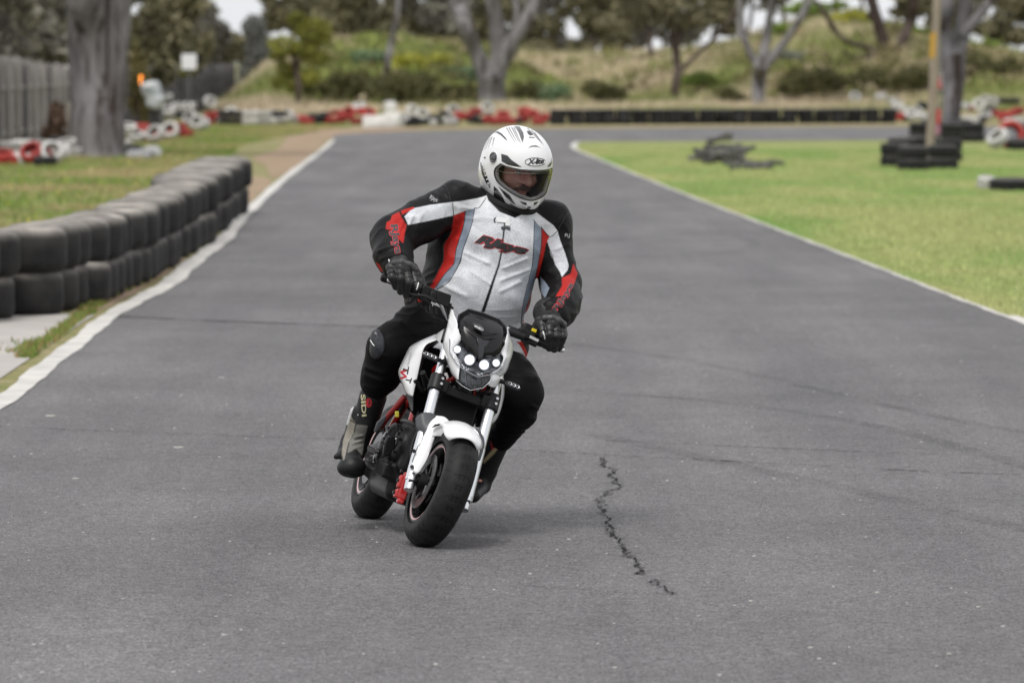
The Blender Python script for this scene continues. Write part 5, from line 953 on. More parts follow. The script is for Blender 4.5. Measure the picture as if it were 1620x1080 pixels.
sp = MB(); sp.prism(np.array(px3([(597, 668, .66), (611, 655, .68), (613, 660, .68), (604, 674, .66), (596, 684, .64), (592, 683, .64)], BL)), (-.02, 0, 0)); mkb('side_panel', sp, M_GREYP, bike, bevel=.004)
eng = [rbx((.64, 0, .33), (.17, .10, .10), .03, k=.02), ell((.56, -.115, .30), (.105, .03, .105), k=.012), ell((.56, .115, .30), (.105, .03, .105), k=.012), ell((.72, -.105, .33), (.075, .03, .07), k=.01), cap((.78, 0, .36), (.90, 0, .46), .070, .062, k=.02), rbx((.66, -.11, .22), (.09, .03, .03), .01, k=.01), rbx((.62, 0, .22), (.14, .08, .04), .02, k=.02)]
V, F = sdf_mesh(eng, .006); V = V+0; mkb('engine', (V, F), M_ENG, bike)
E_ = bpy.data.objects['engine']
fn = MB(); d = np.array([.12, 0, .10]); d /= np.linalg.norm(d); R_ = rotm((0, 1, 0), -math.atan2(.12, .10)*-1)
for k in range(8): fn.box(np.array([.80, 0, .38])+d*(.014*k), (.15, .165, .004), rotm((0, 1, 0), math.atan2(d[0], d[2])))
mkb('cooling_fins', fn, M_ALLOY, E_)
for (x, z, r) in ((.56, .30, .062), (.73, .335, .042), (.47, .25, .025)):
    for s in (-1, 1): cv = MB(); cv.lathe([(0, .006), (r*.55, .006), (r*.6, .002), (r*.95, .0), (r, -.006)], (x, s*(.143 if r > .05 else .132), z), (0, s, 0), 32); mkb('engine_cover', cv, M_BLKG, E_)
rr = np.random.default_rng(4)
def bolt(c, ax, r=.0055, h=.012): bt = MB(); bt.lathe([(0, h), (r, h), (r, 0)], c, ax, 8); mkb('engine_bolt', bt, M_ALLOY, E_)
for (x, z, r, n, y) in ((.56, .30, .078, 8, .128), (.73, .335, .055, 6, .122)):
    for k in range(n):
        a = k*2*math.pi/n+.3
        for s in (-1, 1): bolt((x+r*math.cos(a), s*y, z+r*math.sin(a)), (0, s, 0))
for (px, py) in ((606, 684), (616, 697), (622, 735), (612, 716), (634, 702), (604, 700), (628, 690)): bolt(BL(px, py, .80), (1, -.2, 0), .006, .008)
ms = MB()                                        # hoses, brackets, coils filling the gap between engine and tank
for k in range(22):
    a = np.array([rr.uniform(.66, .92), rr.uniform(-.12, -.03) if k < 15 else rr.uniform(-.03, .12), rr.uniform(.40, .62)]); b = a+rr.normal(0, .055, 3); c = (a+b)/2+rr.normal(0, .03, 3); ms.tube(spline([a, c, b], 8), rr.uniform(.005, .014), 8)
for k in range(16): ms.box((rr.uniform(.62, .90), rr.uniform(-.12, .11), rr.uniform(.40, .60)), rr.uniform(.02, .06, 3), rotm((0, 1, .3), rr.uniform(-1, 1)))
mkb('hose_and_bracket_bundle', ms, M_ENG, bike, bevel=.002)
rd = MB(); rd.box((.935, 0, .50), (.035, .17, .14), rotm((0, 1, 0), RAD(-18))); mkb('radiator', rd, M_BLK, bike, bevel=.004)
yc = MB(); yc.box(BL(628, 655, .82), (.012, .014, .022), rotm((1, 0, 0), .4)); mkb('yellow_connector', yc, mat('yellow_plastic', (.55, .48, .05), .5), bike, bevel=.002)
cyl = MB(); cyl.prism(np.array(px3([(606, 700, .80), (612, 687, .80), (623, 690, .80), (624, 704, .80), (615, 720, .80), (604, 722, .80)], BL)), (.03, 0, 0)); mkb('crankcase_cover', cyl, M_BLKG, E_, bevel=.006)
ex = MB(); ex.tube(spline([(.90, .03, .42), (.98, .02, .36), (.97, -.01, .26), (.88, -.03, .18), (.74, -.03, .15)], 24), .019, 14); mkb('exhaust_pipe', ex, mat('scorched_steel', (.14, .12, .11), .4, metal=.8), bike)
V, F = sdf_mesh([rbx((.52, -.01, .165), (.20, .085, .05), .035, k=.02), cap((.34, -.04, .17), (.30, -.12, .20), .035, .03, k=.02)], .008); mkb('exhaust_box', (V, F), M_ENG, bike)
sa = MB()
for s in (-1, 1): sa.tube(spline([(.44, s*.085, .31), (.25, s*.095, .285), (.0, s*.10, .24)], 12), [.028]*6+[.022]*6, 12, sx=.6)
sa.tube([(.30, -.09, .30), (.30, .09, .30)], .022, 12); mkb('swingarm', sa, M_BLK, bike)
a = MB(); a.tube([(0, -.125, .238), (0, .125, .238)], .012, 12); mkb('axle', a, M_STEEL, bike)
for s in (-1, 1): p = MB(); p.tube([(.46, s*.11, .27), (.46, s*.185, .275)], .011, 10); mkb('footpeg', p, M_STEEL, bike)
sh = MB(); sh.tube([(.34, 0, .30), (.28, 0, .55)], .03, 14); mkb('shock_absorber', sh, M_REDP, bike)
ch = MB(); ch.lathe([(.04, .07), (.055, .07), (.055, .076), (.04, .076)], (0, 0, .238), (0, 1, 0), 40, closed=True); mkb('sprocket', ch, M_STEEL, bike)
# ---- lettering projected onto a surface it lies on
def textmesh(body, shear=0., bold=0., space=1., maxe=.08):
    cu = bpy.data.curves.new('t', 'FONT'); cu.body = body; cu.shear = shear; cu.offset = bold; cu.space_character = space; cu.resolution_u = 4; cu.fill_mode = 'FRONT'; cu.dimensions = '2D'
    o = bpy.data.objects.new('t', cu); COL.objects.link(o); dg = bpy.context.evaluated_depsgraph_get(); me = bpy.data.meshes.new_from_object(o.evaluated_get(dg)); bpy.data.objects.remove(o)
    bm = bmesh.new(); bm.from_mesh(me); bmesh.ops.triangulate(bm, faces=bm.faces)
    for _ in range(4):
        e = [x for x in bm.edges if x.calc_length() > maxe]
        if not e: break
        bmesh.ops.subdivide_edges(bm, edges=e, cuts=1); bmesh.ops.triangulate(bm, faces=[f for f in bm.faces if len(f.verts) > 4])
    V = np.array([v.co[:2] for v in bm.verts]); F = [tuple(v.index for v in f.verts) for f in bm.faces]; bm.free(); lo, hi = V.min(0), V.max(0); return (V-lo)/(hi-lo), F
def target(o):
    dg = bpy.context.evaluated_depsgraph_get(); me = o.evaluated_get(dg).to_mesh(); off = OFF[o.name]; V = [tuple(np.array(v.co)+off) for v in me.vertices]; F = [tuple(p.vertices) for p in me.polygons]; return BVHTree.FromPolygons(V, F)
def decal(name, V2, F, p0, pu, pv, bvh, m, parent, lift=.0015):
    """V2 in 0..1; p0, pu, pv photo points of the lower-left, lower-right, upper-left corner"""
    p0, pu, pv = map(np.array, (p0, pu, pv)); W = []; ok = []; last = 17.
    for u, v in V2:
        q = p0+(pu-p0)*u+(pv-p0)*v; d = ray(*q); d = d/np.linalg.norm(d); h, nn, i, dist = bvh.ray_cast(Vector(_C), Vector(d))
        if h is None: ok.append(False); W.append(_C+d*last); continue
        last = dist; ok.append(True); W.append(np.array(h)-d*lift)
    F = [f for f in F if all(ok[i] for i in f)]
    if not F: print('decal missed', name); return None
    return mk(name, (np.array(W), F), m, parent, smooth=False, fixn=False)
M_INKB = mat('black_lettering', (.02, .02, .022), .5); M_INKW = mat('white_lettering', (.75, .75, .75), .5); M_INKR = mat('red_lettering', (.50, .03, .04), .5); M_INKG = mat('grey_lettering', (.30, .30, .31), .6)
b_ = target(bpy.data.objects['screen_badge']); V2, F2 = textmesh('BENELLI', bold=.01); decal('badge_lettering', V2, F2, (750, 518), (764, 523), (751.2, 514.2), b_, M_INKW, CW)
b_ = target(SH)
V2, F2 = textmesh('T', bold=.03); decal('shroud_lettering', V2, F2, (636, 590), (638.5, 578), (645, 592), b_, M_INKB, SH); decal('shroud_lettering', V2, F2, (640, 604), (643, 596), (649, 606), b_, M_INKB, SH)
V2, F2 = textmesh('N', bold=.05); decal('shroud_lettering', V2, F2, (633.5, 600), (633, 587), (643.5, 597), b_, M_INKR, SH)
V2, F2 = textmesh('TORNADO'); decal('shroud_lettering', V2, F2, (643, 581), (649, 558), (646, 582), b_, M_INKG, SH)
for o_ in list(MG.children):
    if o_.name.startswith('mudguard_arm'):
        V2, F2 = textmesh('ICHO'); decal('mudguard_lettering', V2, F2, (662, 704), (667, 690), (664.5, 705), target(o_), M_INKG, MG); break
# ================================================================ RIDER
RX = lambda px, py, x: BW(px, py, x)
def rc(px, py, x, r): p = BW(px, py, x); return p, r/PXM(p)
def C2(a, b, k=.02, e=None, s=1.): A, ra = rc(*a); B, rb = rc(*b); return cap(A, B, ra, rb, k, e, s)
_R3 = np.array([_rt, _up, np.cross(_rt, _up)])     # local axes: picture right, up, towards/away
def E2(a, rx, ry, dz, k=.02, tilt=0.): p = BW(*a); s = PXM(p); R = rotm((0, 0, 1), RAD(tilt)) @ _R3; return ell(p, (rx/s, ry/s, dz), R, k)
def elev(c):
    p = BW(*c); s = PXM(p)
    return lambda W: (c[0]+s*((W-p)@_rt), c[1]-s*((W-p)@_up))
rider = empty('person', np.array([(BW(742, 510, .42))[0], BW(742, 510, .42)[1], 0]), 'rider in white, red and black leathers and white full face helmet on the leaning motorcycle', 'person')
_front = np.array([0, -1., 0])
# ---- head frame
hc = BW(813, 262, .52)
hf = np.array([math.sin(RAD(33))*math.cos(RAD(17)), -math.cos(RAD(33))*math.cos(RAD(17)), -math.sin(RAD(17))])
hs_ = np.cross(np.array([0.06, 0, 1.]), hf); hs_ /= np.linalg.norm(hs_); hu = np.cross(hf, hs_); HR = np.array([hs_, hf, hu])   # hs_: towards rider's left
def H(s, f, u): return hc+hs_*s+hf*f+hu*u
# ---- body: one continuous skin
B_ = [ell(H(0, -.005, .02), (.076, .098, .10), HR, k=.03), ell(H(0, .03, -.055), (.058, .066, .066), HR, k=.03), cap(H(0, .10, .005), H(0, .118, -.030), .009, .017, .012), ell(H(.018, .100, -.034), (.012, .014, .010), HR, k=.008), ell(H(-.018, .100, -.034), (.012, .014, .010), HR, k=.008),
      cap(H(-.048, .078, .020), H(.048, .078, .020), .014, .014, .012), ell(H(.045, .062, -.035), (.028, .028, .026), HR, k=.02), ell(H(-.045, .062, -.035), (.028, .028, .026), HR, k=.02), ell(H(0, .082, -.105), (.026, .022, .020), HR, k=.02), ell(H(.031, .100, -.002), (.014, .012, .009), HR, k=.010, op='s'), ell(H(-.031, .100, -.002), (.014, .012, .009), HR, k=.010, op='s'),
      cap(H(-.022, .094, -.067), H(.022, .094, -.067), .008, .008, .008), ell(H(.078, -.005, -.01), (.010, .018, .030), HR, k=.008), ell(H(-.078, -.005, -.01), (.010, .018, .030), HR, k=.008)]
B_ += [cap(H(0, -.03, -.07), BW(795, 345, .46), .058, .062, .03), E2((785, 385, .48), 62, 62, .10, .06), E2((755, 455, .48), 66, 55, .12, .06), E2((735, 505, .42), 70, 40, .13, .06),
       C2((790, 345, .48, 22), (722, 322, .48, 22), .05), C2((722, 322, .48, 22), (624, 374, .58, 19), .03), C2((624, 374, .58, 19), (636, 420, .80, 12), .03), C2((636, 420, .80, 12), (642, 434, .86, 12), .02),
       C2((800, 345, .48, 22), (872, 354, .48, 22), .05), C2((872, 354, .48, 22), (887, 455, .53, 19), .03), C2((887, 455, .53, 19), (873, 502, .79, 12), .03), C2((873, 502, .79, 12), (872, 520, .86, 12), .02),
       C2((718, 512, .42, 34), (620, 548, .61, 25), .04), C2((620, 548, .61, 25), (592, 630, .50, 13), .03), C2((592, 630, .50, 13), (564, 703, .44, 9), .02), C2((564, 705, .44, 9), (557, 730, .55, 7), .02),
       C2((765, 530, .42, 34), (822, 618, .60, 25), .04), C2((822, 618, .60, 25), (785, 700, .44, 13), .03), C2((785, 700, .44, 13), (766, 745, .38, 7), .02), C2((766, 750, .38, 7), (757, 769, .43, 5), .02)]
for fx in ((622, 426), (633, 426), (646, 428), (657, 434)): B_.append(C2((fx[0], fx[1], .86, 4.5), (fx[0]+3, fx[1]+14, .90, 4), .005))
for fx in ((857, 512), (869, 508), (880, 511), (889, 517)): B_.append(C2((fx[0], fx[1], .86, 4.5), (fx[0]+1, fx[1]+20, .90, 4), .005))
V, F = sdf_mesh(B_, .0062); V = relax(V, F, 1, .3)
M_SKIN = mat('skin', (.74, .36, .30), .5, col2=(.82, .46, .39), nscale=25)
mk('body', (V, F), M_SKIN, rider, ang=None)
MO = MB(); V, F = sdf_mesh([cap(H(0, .106, -.055), H(.034, .088, -.068), .010, .006, .01), cap(H(0, .106, -.055), H(-.034, .088, -.068), .010, .006, .01)], .003)
mk('moustache', (V, F), mat('dark_hair', (.10, .065, .055), .9, col2=(.17, .11, .095), nscale=200, bump=.5, bscale=300), rider, ang=None)
for s in (-1, 1):
    e = MB(); e.ball(H(s*.031, .085, -.001), .0115, 16); ey = mk('eye', e, mat('eye_white', (.55, .5, .48), .2), rider); e = MB(); e.ball(H(s*.031, .0945, -.003), .0045, 12); mk('iris', e, mat('iris', (.03, .02, .015), .1), ey)
    e = MB(); e.tube([H(s*.014, .098, .016), H(s*.032, .100, .021), H(s*.050, .088, .016)], [.003, .0045, .002], 8); mk('eyebrow', e, M_DARKB, rider)
# ---- fabrics with painted-on panels (vertex colour = dye of each panel)
def cloth(name, rough, spec, mesh_holes=False, bump=.35):
    m, n, b, ln = nodes_mat(name); at = n.nodes.new('ShaderNodeAttribute'); at.attribute_name = 'Col'; tc = n.nodes.new('ShaderNodeTexCoord'); v = tc.outputs['Object']; c = at.outputs['Color']
    var, _ = noise(n, v, 18, 5, .6, .3, .7, (.82, .82, .82), (1.12, 1.12, 1.12)); c = mixc(n, 1., c, var, 'MULTIPLY')
    _, f = noise(n, v, 260, 3)
    if mesh_holes:
        w1 = n.nodes.new('ShaderNodeTexVoronoi'); w1.inputs['Scale'].default_value = 260; w1.inputs['Randomness'].default_value = .55; ln(v, w1.inputs[0])
        r = n.nodes.new('ShaderNodeValToRGB'); r.color_ramp.elements[0].position = .22; r.color_ramp.elements[1].position = .42; r.color_ramp.elements[0].color = (.55, .56, .58, 1); r.color_ramp.elements[1].color = (1.0, 1.0, 1.0, 1); ln(w1.outputs['Distance'], r.inputs[0])
        c = mixc(n, at.outputs['Alpha'], c, mixc(n, 1., c, r.outputs[0], 'MULTIPLY'))
    ln(c, b.inputs['Base Color']); b.inputs['Roughness'].default_value = rough; b.inputs['Specular IOR Level'].default_value = spec
    _, f2 = noise(n, v, 28, 4, .55); ad = n.nodes.new('ShaderNodeMath'); ad.operation = 'MULTIPLY_ADD'; ad.inputs[1].default_value = 6.; ln(f2, ad.inputs[0]); ln(f, ad.inputs[2])
    bp = n.nodes.new('ShaderNodeBump'); bp.inputs['Strength'].default_value = bump; bp.inputs['Distance'].default_value = .0014; ln(ad.outputs[0], bp.inputs['Height']); ln(bp.outputs[0], b.inputs['Normal']); return m
M_JACK = cloth('jacket_leather_and_mesh', .5, .16, True); M_PANT = cloth('trouser_leather', .62, .10); M_GLOV = cloth('glove_leather', .40, .45, bump=.6); M_BOOT = cloth('boot_leather', .48, .3)
CK, CW_, CM, CR_, CB = (.005, .005, .0055, 0), (.66, .67, .69, 0), (.64, .655, .69, 1), (.42, .018, .014, 0), (.22, .26, .32, 0)
def paint(V, N, base, polys, el, front=True, aa=.45):
    x, y = el(V); A = np.zeros((len(V), 4)); fr = N[:, 1] < .35 if front else np.ones(len(V), bool); J_ = [(-.7, -.3), (.3, -.7), (.7, .3), (-.3, .7), (0, 0)]
    for dx, dy in J_:
        C = np.tile(np.array(base, float), (len(V), 1))
        for p, c in polys: C[inpoly(x+dx*aa*1.6, y+dy*aa*1.6, p) & fr] = c
        A += C/len(J_)
    return A
def fold(V, N, a, b, w, amp):                      # soft crease ridge between two photo points (elevation), w px wide
    return 0
def wrinkles(V, N, amp=.0035, sc=9., seed=0., aniso=(1, 1, 2.2)):
    q = V*np.array(aniso)+seed; w = vnoise(q+.4*np.stack([vnoise(q, 2), vnoise(q+7, 2), vnoise(q+13, 2)], 1), sc); r = 1-np.abs(w)*2.2
    return V+N*(amp*np.clip(r, -.6, 1))[:, None]
def folds(V, N, el, lst):
    x, y = el(V); d = np.zeros(len(V))
    for (x0, y0, x1, y1, w, a) in lst:
        L = math.hypot(x1-x0, y1-y0); t = ((x-x0)*(x1-x0)+(y-y0)*(y1-y0))/L; o = -(x-x0)*(y1-y0)/L+(y-y0)*(x1-x0)/L
        d += a*np.exp(-(o/w)**2)*np.clip(np.minimum(t, L-t)/6+.5, 0, 1)
    return V+N*(d*np.clip(-N[:, 1]*2, 0, 1))[:, None]
J = [E2((786, 388, .49), 80, 80, .145, .05), E2((752, 460, .47), 88, 64, .185, .05, 10), E2((728, 492, .42), 92, 38, .17, .04, 14), E2((806, 540, .47), 30, 44, .09, .04, -8), E2((730, 420, .44), 52, 70, .14, .04, -22),
     C2((792, 338, .47, 30), (722, 318, .47, 30), .04), C2((802, 340, .47, 30), (870, 350, .47, 31), .04), C2((797, 340, .47, 36), (806, 318, .48, 32), .03),
     C2((720, 320, .48, 32), (668, 350, .54, 35), .03), C2((668, 350, .54, 34), (623, 372, .60, 34), .02), C2((620, 378, .60, 34), (622, 405, .72, 31), .02), C2((622, 405, .72, 30), (630, 420, .78, 25), .012),
     C2((872, 352, .48, 32), (876, 405, .50, 30), .03), C2((876, 405, .50, 30), (887, 450, .54, 32), .02), C2((887, 450, .54, 32), (888, 478, .66, 29), .02), C2((888, 478, .66, 29), (875, 500, .77, 27), .012), C2((884, 490, .72, 29), (893, 470, .62, 27), .02)]
V, F = sdf_mesh(J, .0033); V = relax(V, F, 3, .4); N = vnormals(V, F)
elJ = elev((780, 420, .60)); V = wrinkles(V, N, .0032, 8., 3.)
V = folds(V, N, elJ, [(735, 400, 775, 418, 3, .005), (795, 425, 835, 408, 3, .006), (790, 445, 838, 425, 3, .006), (790, 462, 825, 445, 3, .005), (745, 430, 778, 452, 3, .004), (700, 450, 740, 470, 4, .005), (655, 342, 640, 372, 3, .006), (668, 340, 655, 378, 3, .004), (640, 350, 628, 380, 3, .005), (600, 400, 632, 388, 3, .006), (604, 412, 640, 402, 3, .006), (860, 470, 880, 462, 3, .006), (857, 482, 885, 470, 3, .006), (862, 492, 892, 480, 3, .006), (866, 430, 884, 440, 3, .005), (862, 450, 882, 455, 3, .006), (700, 300, 722, 330, 3, .004), (690, 305, 705, 340, 3, .003), (890, 340, 880, 372, 3, .004), (900, 385, 878, 395, 3, .004), (668, 440, 690, 430, 3, .005), (663, 455, 688, 445, 3, .005)])
N = vnormals(V, F)
zip_ = [(799, 352), (797.5, 364), (793, 400), (789, 420), (780, 446), (764, 494)]
JP = [([(769, 313), (751, 329), (745.5, 358), (733, 393), (729, 415), (711, 444), (691, 458), (668, 490), (672, 545), (790, 600), (838, 580), (824, 540), (824, 511), (829, 473), (840, 433), (842, 420), (844.5, 380), (845.5, 351), (838, 332), (815, 345), (790, 335)], CM),
      ([(751, 329), (745.5, 358), (733, 393), (727, 416), (711, 444), (691, 458), (672, 488), (664, 488), (689, 454), (704, 433), (718, 417), (722, 393), (733, 358), (736.7, 333)], CB),
      ([(736.7, 333), (733, 358), (722, 393), (718, 417), (704, 433), (689, 454), (668, 489), (648, 489), (655, 472), (682, 450), (691, 433), (701, 413), (702, 387), (713, 369), (718, 338)], CR_),
      ([(845.5, 351), (844.5, 380), (842, 420), (840, 433), (829, 473), (824, 511), (828, 511), (833, 485), (845, 448), (852, 415), (856, 389), (856.7, 358)], CB),
      ([(856.7, 358), (856, 389), (852, 415), (845, 448), (833, 485), (827, 511), (830, 512), (840, 470), (853, 433), (860, 405), (864, 385), (870, 373.6)], CR_),
      ([(769, 313), (757, 315), (716, 320), (680, 325), (652, 331), (641, 344), (647, 357), (680, 350), (717.8, 341), (737, 333), (758, 328), (771, 326)], CM),
      ([(771, 308), (757, 313), (716, 321), (717.8, 341), (737, 333), (758, 328), (773, 327)], CW_),
      ([(838, 338), (846, 333), (860, 344), (875.6, 355.6), (882.5, 365), (887, 381), (895, 402), (900, 419), (898, 427), (889, 438), (885.6, 428.6), (879, 419), (866, 381), (870, 373.6), (857, 360), (848, 351.6)], CM),
      ([(838, 338), (846, 333), (860, 344), (875.6, 355.6), (882.5, 365), (870, 374), (857, 360), (848, 351.6)], CW_),
      ([(907.6, 416), (914.5, 432), (909, 447.5), (898, 467), (878.5, 469.5), (889, 452), (889, 439.6), (903, 433)], CR_),
      ([(621.5, 342), (632, 336), (637, 346), (644, 357), (640, 387), (630, 377), (622, 366), (612, 364), (613, 353), (619, 350)], CR_), ([(635, 334), (655, 328), (656, 331), (637, 341)], CR_),
      ([(855, 437), (862, 445), (869, 456), (862, 472), (856, 462)], CB), ([(597, 416), (603, 420), (609, 431), (603, 430)], CR_), ([(816, 540), (826, 540), (842, 574), (838, 584), (830, 560), (822, 545)], CR_)]
JP += [([(zip_[i][0]-w0, zip_[i][1]), (zip_[i][0]+w0, zip_[i][1]), (zip_[i+1][0]+w1, zip_[i+1][1]), (zip_[i+1][0]-w1, zip_[i+1][1])], (.01, .01, .012, 0)) for i, (w0, w1) in enumerate([(1.2, 1.2), (1.2, 1.4), (1.4, 1.6), (1.6, 2.2), (2.2, 3.)])]
C = paint(V, N, CK, JP, elJ); JK = mk('jacket', (V, F), M_JACK, rider, ang=None, cols=C)
bvJ = target(JK)
def stitch(pts, w, m=None, parent=JK, bvh=None, lift=.001, name='seam'):
    q = spline(pts, len(pts)*8); P3 = []
    for x, y in q:
        d = ray(x, y); d /= np.linalg.norm(d); h, nn, i, dist = (bvh or bvJ).ray_cast(Vector(_C), Vector(d))
        if h is not None: P3.append(np.array(h)-d*lift)
    if len(P3) > 2: mb = MB(); mb.tube(P3, w, 6); return mk(name, mb, m or M_INKB, parent)
for pts in ([(769, 313), (758, 328), (751, 329)], [(716, 320), (717.8, 341)], [(857, 360), (870, 374), (882, 365)], [(736, 334), (733, 358), (722, 393), (718, 417), (704, 433), (689, 454)], [(718, 338), (713, 369), (702, 387), (701, 413), (691, 433), (682, 450), (655, 472)], [(751, 329), (745.5, 358), (733, 393), (727, 416), (711, 444), (691, 458)], [(845.5, 351), (844.5, 380), (842, 420), (829, 473), (824, 511)], [(856.7, 358), (856, 389), (845, 448), (833, 485)], [(700, 288), (708, 300), (713, 318)], [(903, 332), (893, 345), (884, 362)], [(648, 489), (668, 489)], [(627, 489), (640, 478), (652, 476)]):
    stitch(pts, .0011)
c3 = stitch([(797.5, 362), (795, 385)], .0015)
tabs = MB(); tb = [(784, 343), (806, 345), (807, 357), (800, 357), (799, 352), (786, 351)]
V2 = np.array(tb, float); lo, hi = V2.min(0), V2.max(0)
decal('collar_tab', [((x-lo[0])/(hi[0]-lo[0]), 1-(y-lo[1])/(hi[1]-lo[1])) for x, y in tb], [tuple(range(6))], (lo[0], hi[1]), (hi[0], hi[1]), (lo[0], lo[1]), bvJ, mat('tab_white', (.66, .66, .67), .5), JK, .005)
zp = MB(); zp.box(BW(800, 361, .64)+np.array([0, -.02, 0]), (.030, .006, .012), None)
stitch([(793, 361), (800, 360), (807, 362)], .006, M_GREYP, name='zip_pull'); stitch([(783, 352), (782, 347), (786, 343)], .0025, M_INKB, name='collar_loop')
V, F = sdf_mesh([cap(BW(780, 330, .52), BW(806, 345, .56), .020, .020, .03), cap(BW(806, 345, .56), BW(832, 332, .52), .020, .020, .03), cap(BW(780, 330, .52), BW(776, 312, .46), .022, .022, .03), cap(BW(776, 312, .46), BW(800, 308, .40), .022, .022, .03)], .004); NN = vnormals(V, F)
mk('collar', (V, F), M_JACK, JK, ang=None, cols=paint(V, NN, CK, [([(785, 336), (812, 330), (830, 330), (826, 350), (800, 350)], CM)], elev((800, 335, .55))))
# lettering on the jacket: black letters on a red outline
def twotone(body, p0, pu, pv, bvh, parent, m1=None, m2=None, bold=.055, grow=.10, shear=.25, space=.95):
    Vb, Fb = textmesh(body, shear, bold, space); Va, Fa = textmesh(body, shear, grow+.0, space)
    p0, pu, pv = map(np.array, (p0, pu, pv)); dx, dy = (pu-p0)*.012, (pv-p0)*.06
    decal('lettering', Va, Fa, p0-dx-dy, pu+dx-dy, pv-dx+dy, bvh, m2 or M_INKR, parent, .0018); decal('lettering', Vb, Fb, p0, pu, pv, bvh, m1 or M_INKB, parent, .0030)
twotone('RJays', (749.5, 387), (831, 407.5), (757, 370.5), bvJ, JK)
M_CHAR = mat('charcoal_lettering', (.045, .045, .05), .6)
twotone('RJays', (614, 356), (622, 402), (629, 354.5), bvJ, JK, M_CHAR, bold=.03, grow=.075, shear=0.)
twotone('RJays', (882, 496), (910, 452), (873, 489), bvJ, JK, M_CHAR, bold=.03, grow=.075, shear=0.)
for t_, a, b, c in (('RJays', (678, 316), (690, 322), (682, 308)), ('RJ', (893, 376), (901, 377), (894, 369)), ('REI', (869, 398), (873, 408), (872, 396))):
    V2, F2 = textmesh(t_, 0, .02); decal('sleeve_lettering', V2, F2, a, b, c, bvJ, M_INKG, JK)
# ---- trousers
T = [C2((722, 508, .42, 50), (665, 526, .52, 45), .04), C2((665, 526, .52, 45), (618, 548, .62, 35), .03), C2((615, 552, .62, 34), (604, 590, .57, 30), .02), C2((604, 590, .57, 29), (596, 606, .53, 26), .02), C2((765, 545, .40, 44), (808, 600, .54, 39), .04), C2((808, 600, .54, 39), (822, 620, .62, 36), .03), C2((822, 622, .62, 36), (818, 650, .56, 30), .02), C2((818, 652, .56, 29), (794, 690, .46, 22), .02), E2((735, 510, .38), 76, 38, .16, .04)]
V, F = sdf_mesh(T, .0052); V = relax(V, F, 2, .4); N = vnormals(V, F); elT = elev((700, 560, .6)); V = wrinkles(V, N, .004, 7., 21.)
V = folds(V, N, elT, [(632, 508, 660, 530, 4, .006), (650, 500, 640, 530, 4, .004), (668, 495, 690, 520, 4, .005), (578, 580, 612, 590, 4, .008), (576, 592, 608, 603, 4, .007), (575, 610, 600, 615, 4, .007), (835, 570, 852, 600, 4, .005), (800, 590, 850, 600, 4, .005), (840, 640, 856, 650, 3, .007), (830, 655, 850, 665, 3, .006), (815, 672, 838, 678, 3, .006)]); N = vnormals(V, F)
TR = mk('trousers', (V, F), M_PANT, rider, ang=None, cols=paint(V, N, (.0055, .0055, .006, 0), [], elT))
V, F = sdf_mesh([E2((610, 533, .655), 13, 24, .035, .02, 12)], .004); mk('slider_mount', (V, F), mat('hook_and_loop', (.006, .006, .006), .95), TR, ang=None)
V, F = sdf_mesh([E2((598, 541, .68), 12, 21, .030, .02, -14), E2((594, 556, .675), 9, 12, .022, .02, -10)], .003); KS = mk('knee_slider', (V, F), mat('slider_grey', (.055, .06, .068), .35, col2=(.03, .033, .038), nscale=20), TR, ang=None)
bk_ = target(KS); stitch([(586, 538), (589, 543), (592, 547)], .0022, M_INKW, KS, bk_, name='slider_mark')
for x, y in ((598, 537), (595.5, 551), (594, 530)): stitch([(x-.8, y), (x, y+.3), (x+.8, y)], .0022, M_BLK, KS, bk_, name='slider_bolt')
# ---- boots
BP = [([(554, 655), (558, 664), (564, 669), (560, 684), (551, 700), (545.5, 727), (541, 720), (542, 698), (549, 675)], (.25, .23, .195, 0)), ([(564, 671), (582, 673), (577, 693), (573, 720), (564, 709), (550, 716), (553, 698), (560, 686)], (.17, .165, .15, 0)), ([(556, 640), (560, 642), (550, 672), (546, 671)], (.5, .5, .5, 0)),
      ([(560, 694), (575, 690), (575, 692.5), (561, 697)], (.07, .07, .065, 0)), ([(557, 702), (573, 697), (573, 699.5), (556, 705)], (.07, .07, .065, 0)), ([(554, 663), (564, 669), (561, 685), (559, 684), (562, 670), (553, 665)], (.03, .03, .03, 0))]
BT_ = [C2((590, 628, .50, 22), (578, 668, .465, 20), .02), C2((578, 668, .465, 19), (564, 704, .44, 17.5), .015), C2((562, 706, .44, 18), (556, 732, .53, 17), .02), E2((556, 738, .575), 23, 17, .055, .02, -8), C2((563, 715, .38, 13), (556, 740, .42, 12), .02), C2((545, 716, .50, 8), (532, 722, .50, 4.5), .015), C2((562, 652, .46, 9), (557, 680, .44, 11), .02), C2((550, 696, .44, 11), (542, 716, .47, 9), .02)]
V, F = sdf_mesh(BT_, .0036); V = relax(V, F, 1, .4); N = vnormals(V, F); elB = elev((560, 700, .5)); V = folds(V, N, elB, [(560, 692, 576, 688, 2, .004), (557, 702, 574, 697, 2, .004), (554, 712, 572, 706, 2, .003), (540, 728, 572, 722, 2, .003), (566, 610, 602, 622, 3, .003)]); N = vnormals(V, F)
BO = mk('boot', (V, F), M_BOOT, rider, ang=None, cols=paint(V, N, (.014, .014, .015, 0), BP, elB)); bB = target(BO)
so = MB(); so.tube(spline([BW(538, 742, .575), BW(547, 750, .60), BW(560, 753, .605), BW(575, 748, .585)], 12), .008, 8); mk('sole', so, M_BLK, BO)
stitch([(572, 611), (581, 618), (596, 624), (606, 629)], .0022, M_GREYP, BO, bB, name='boot_top_edge')
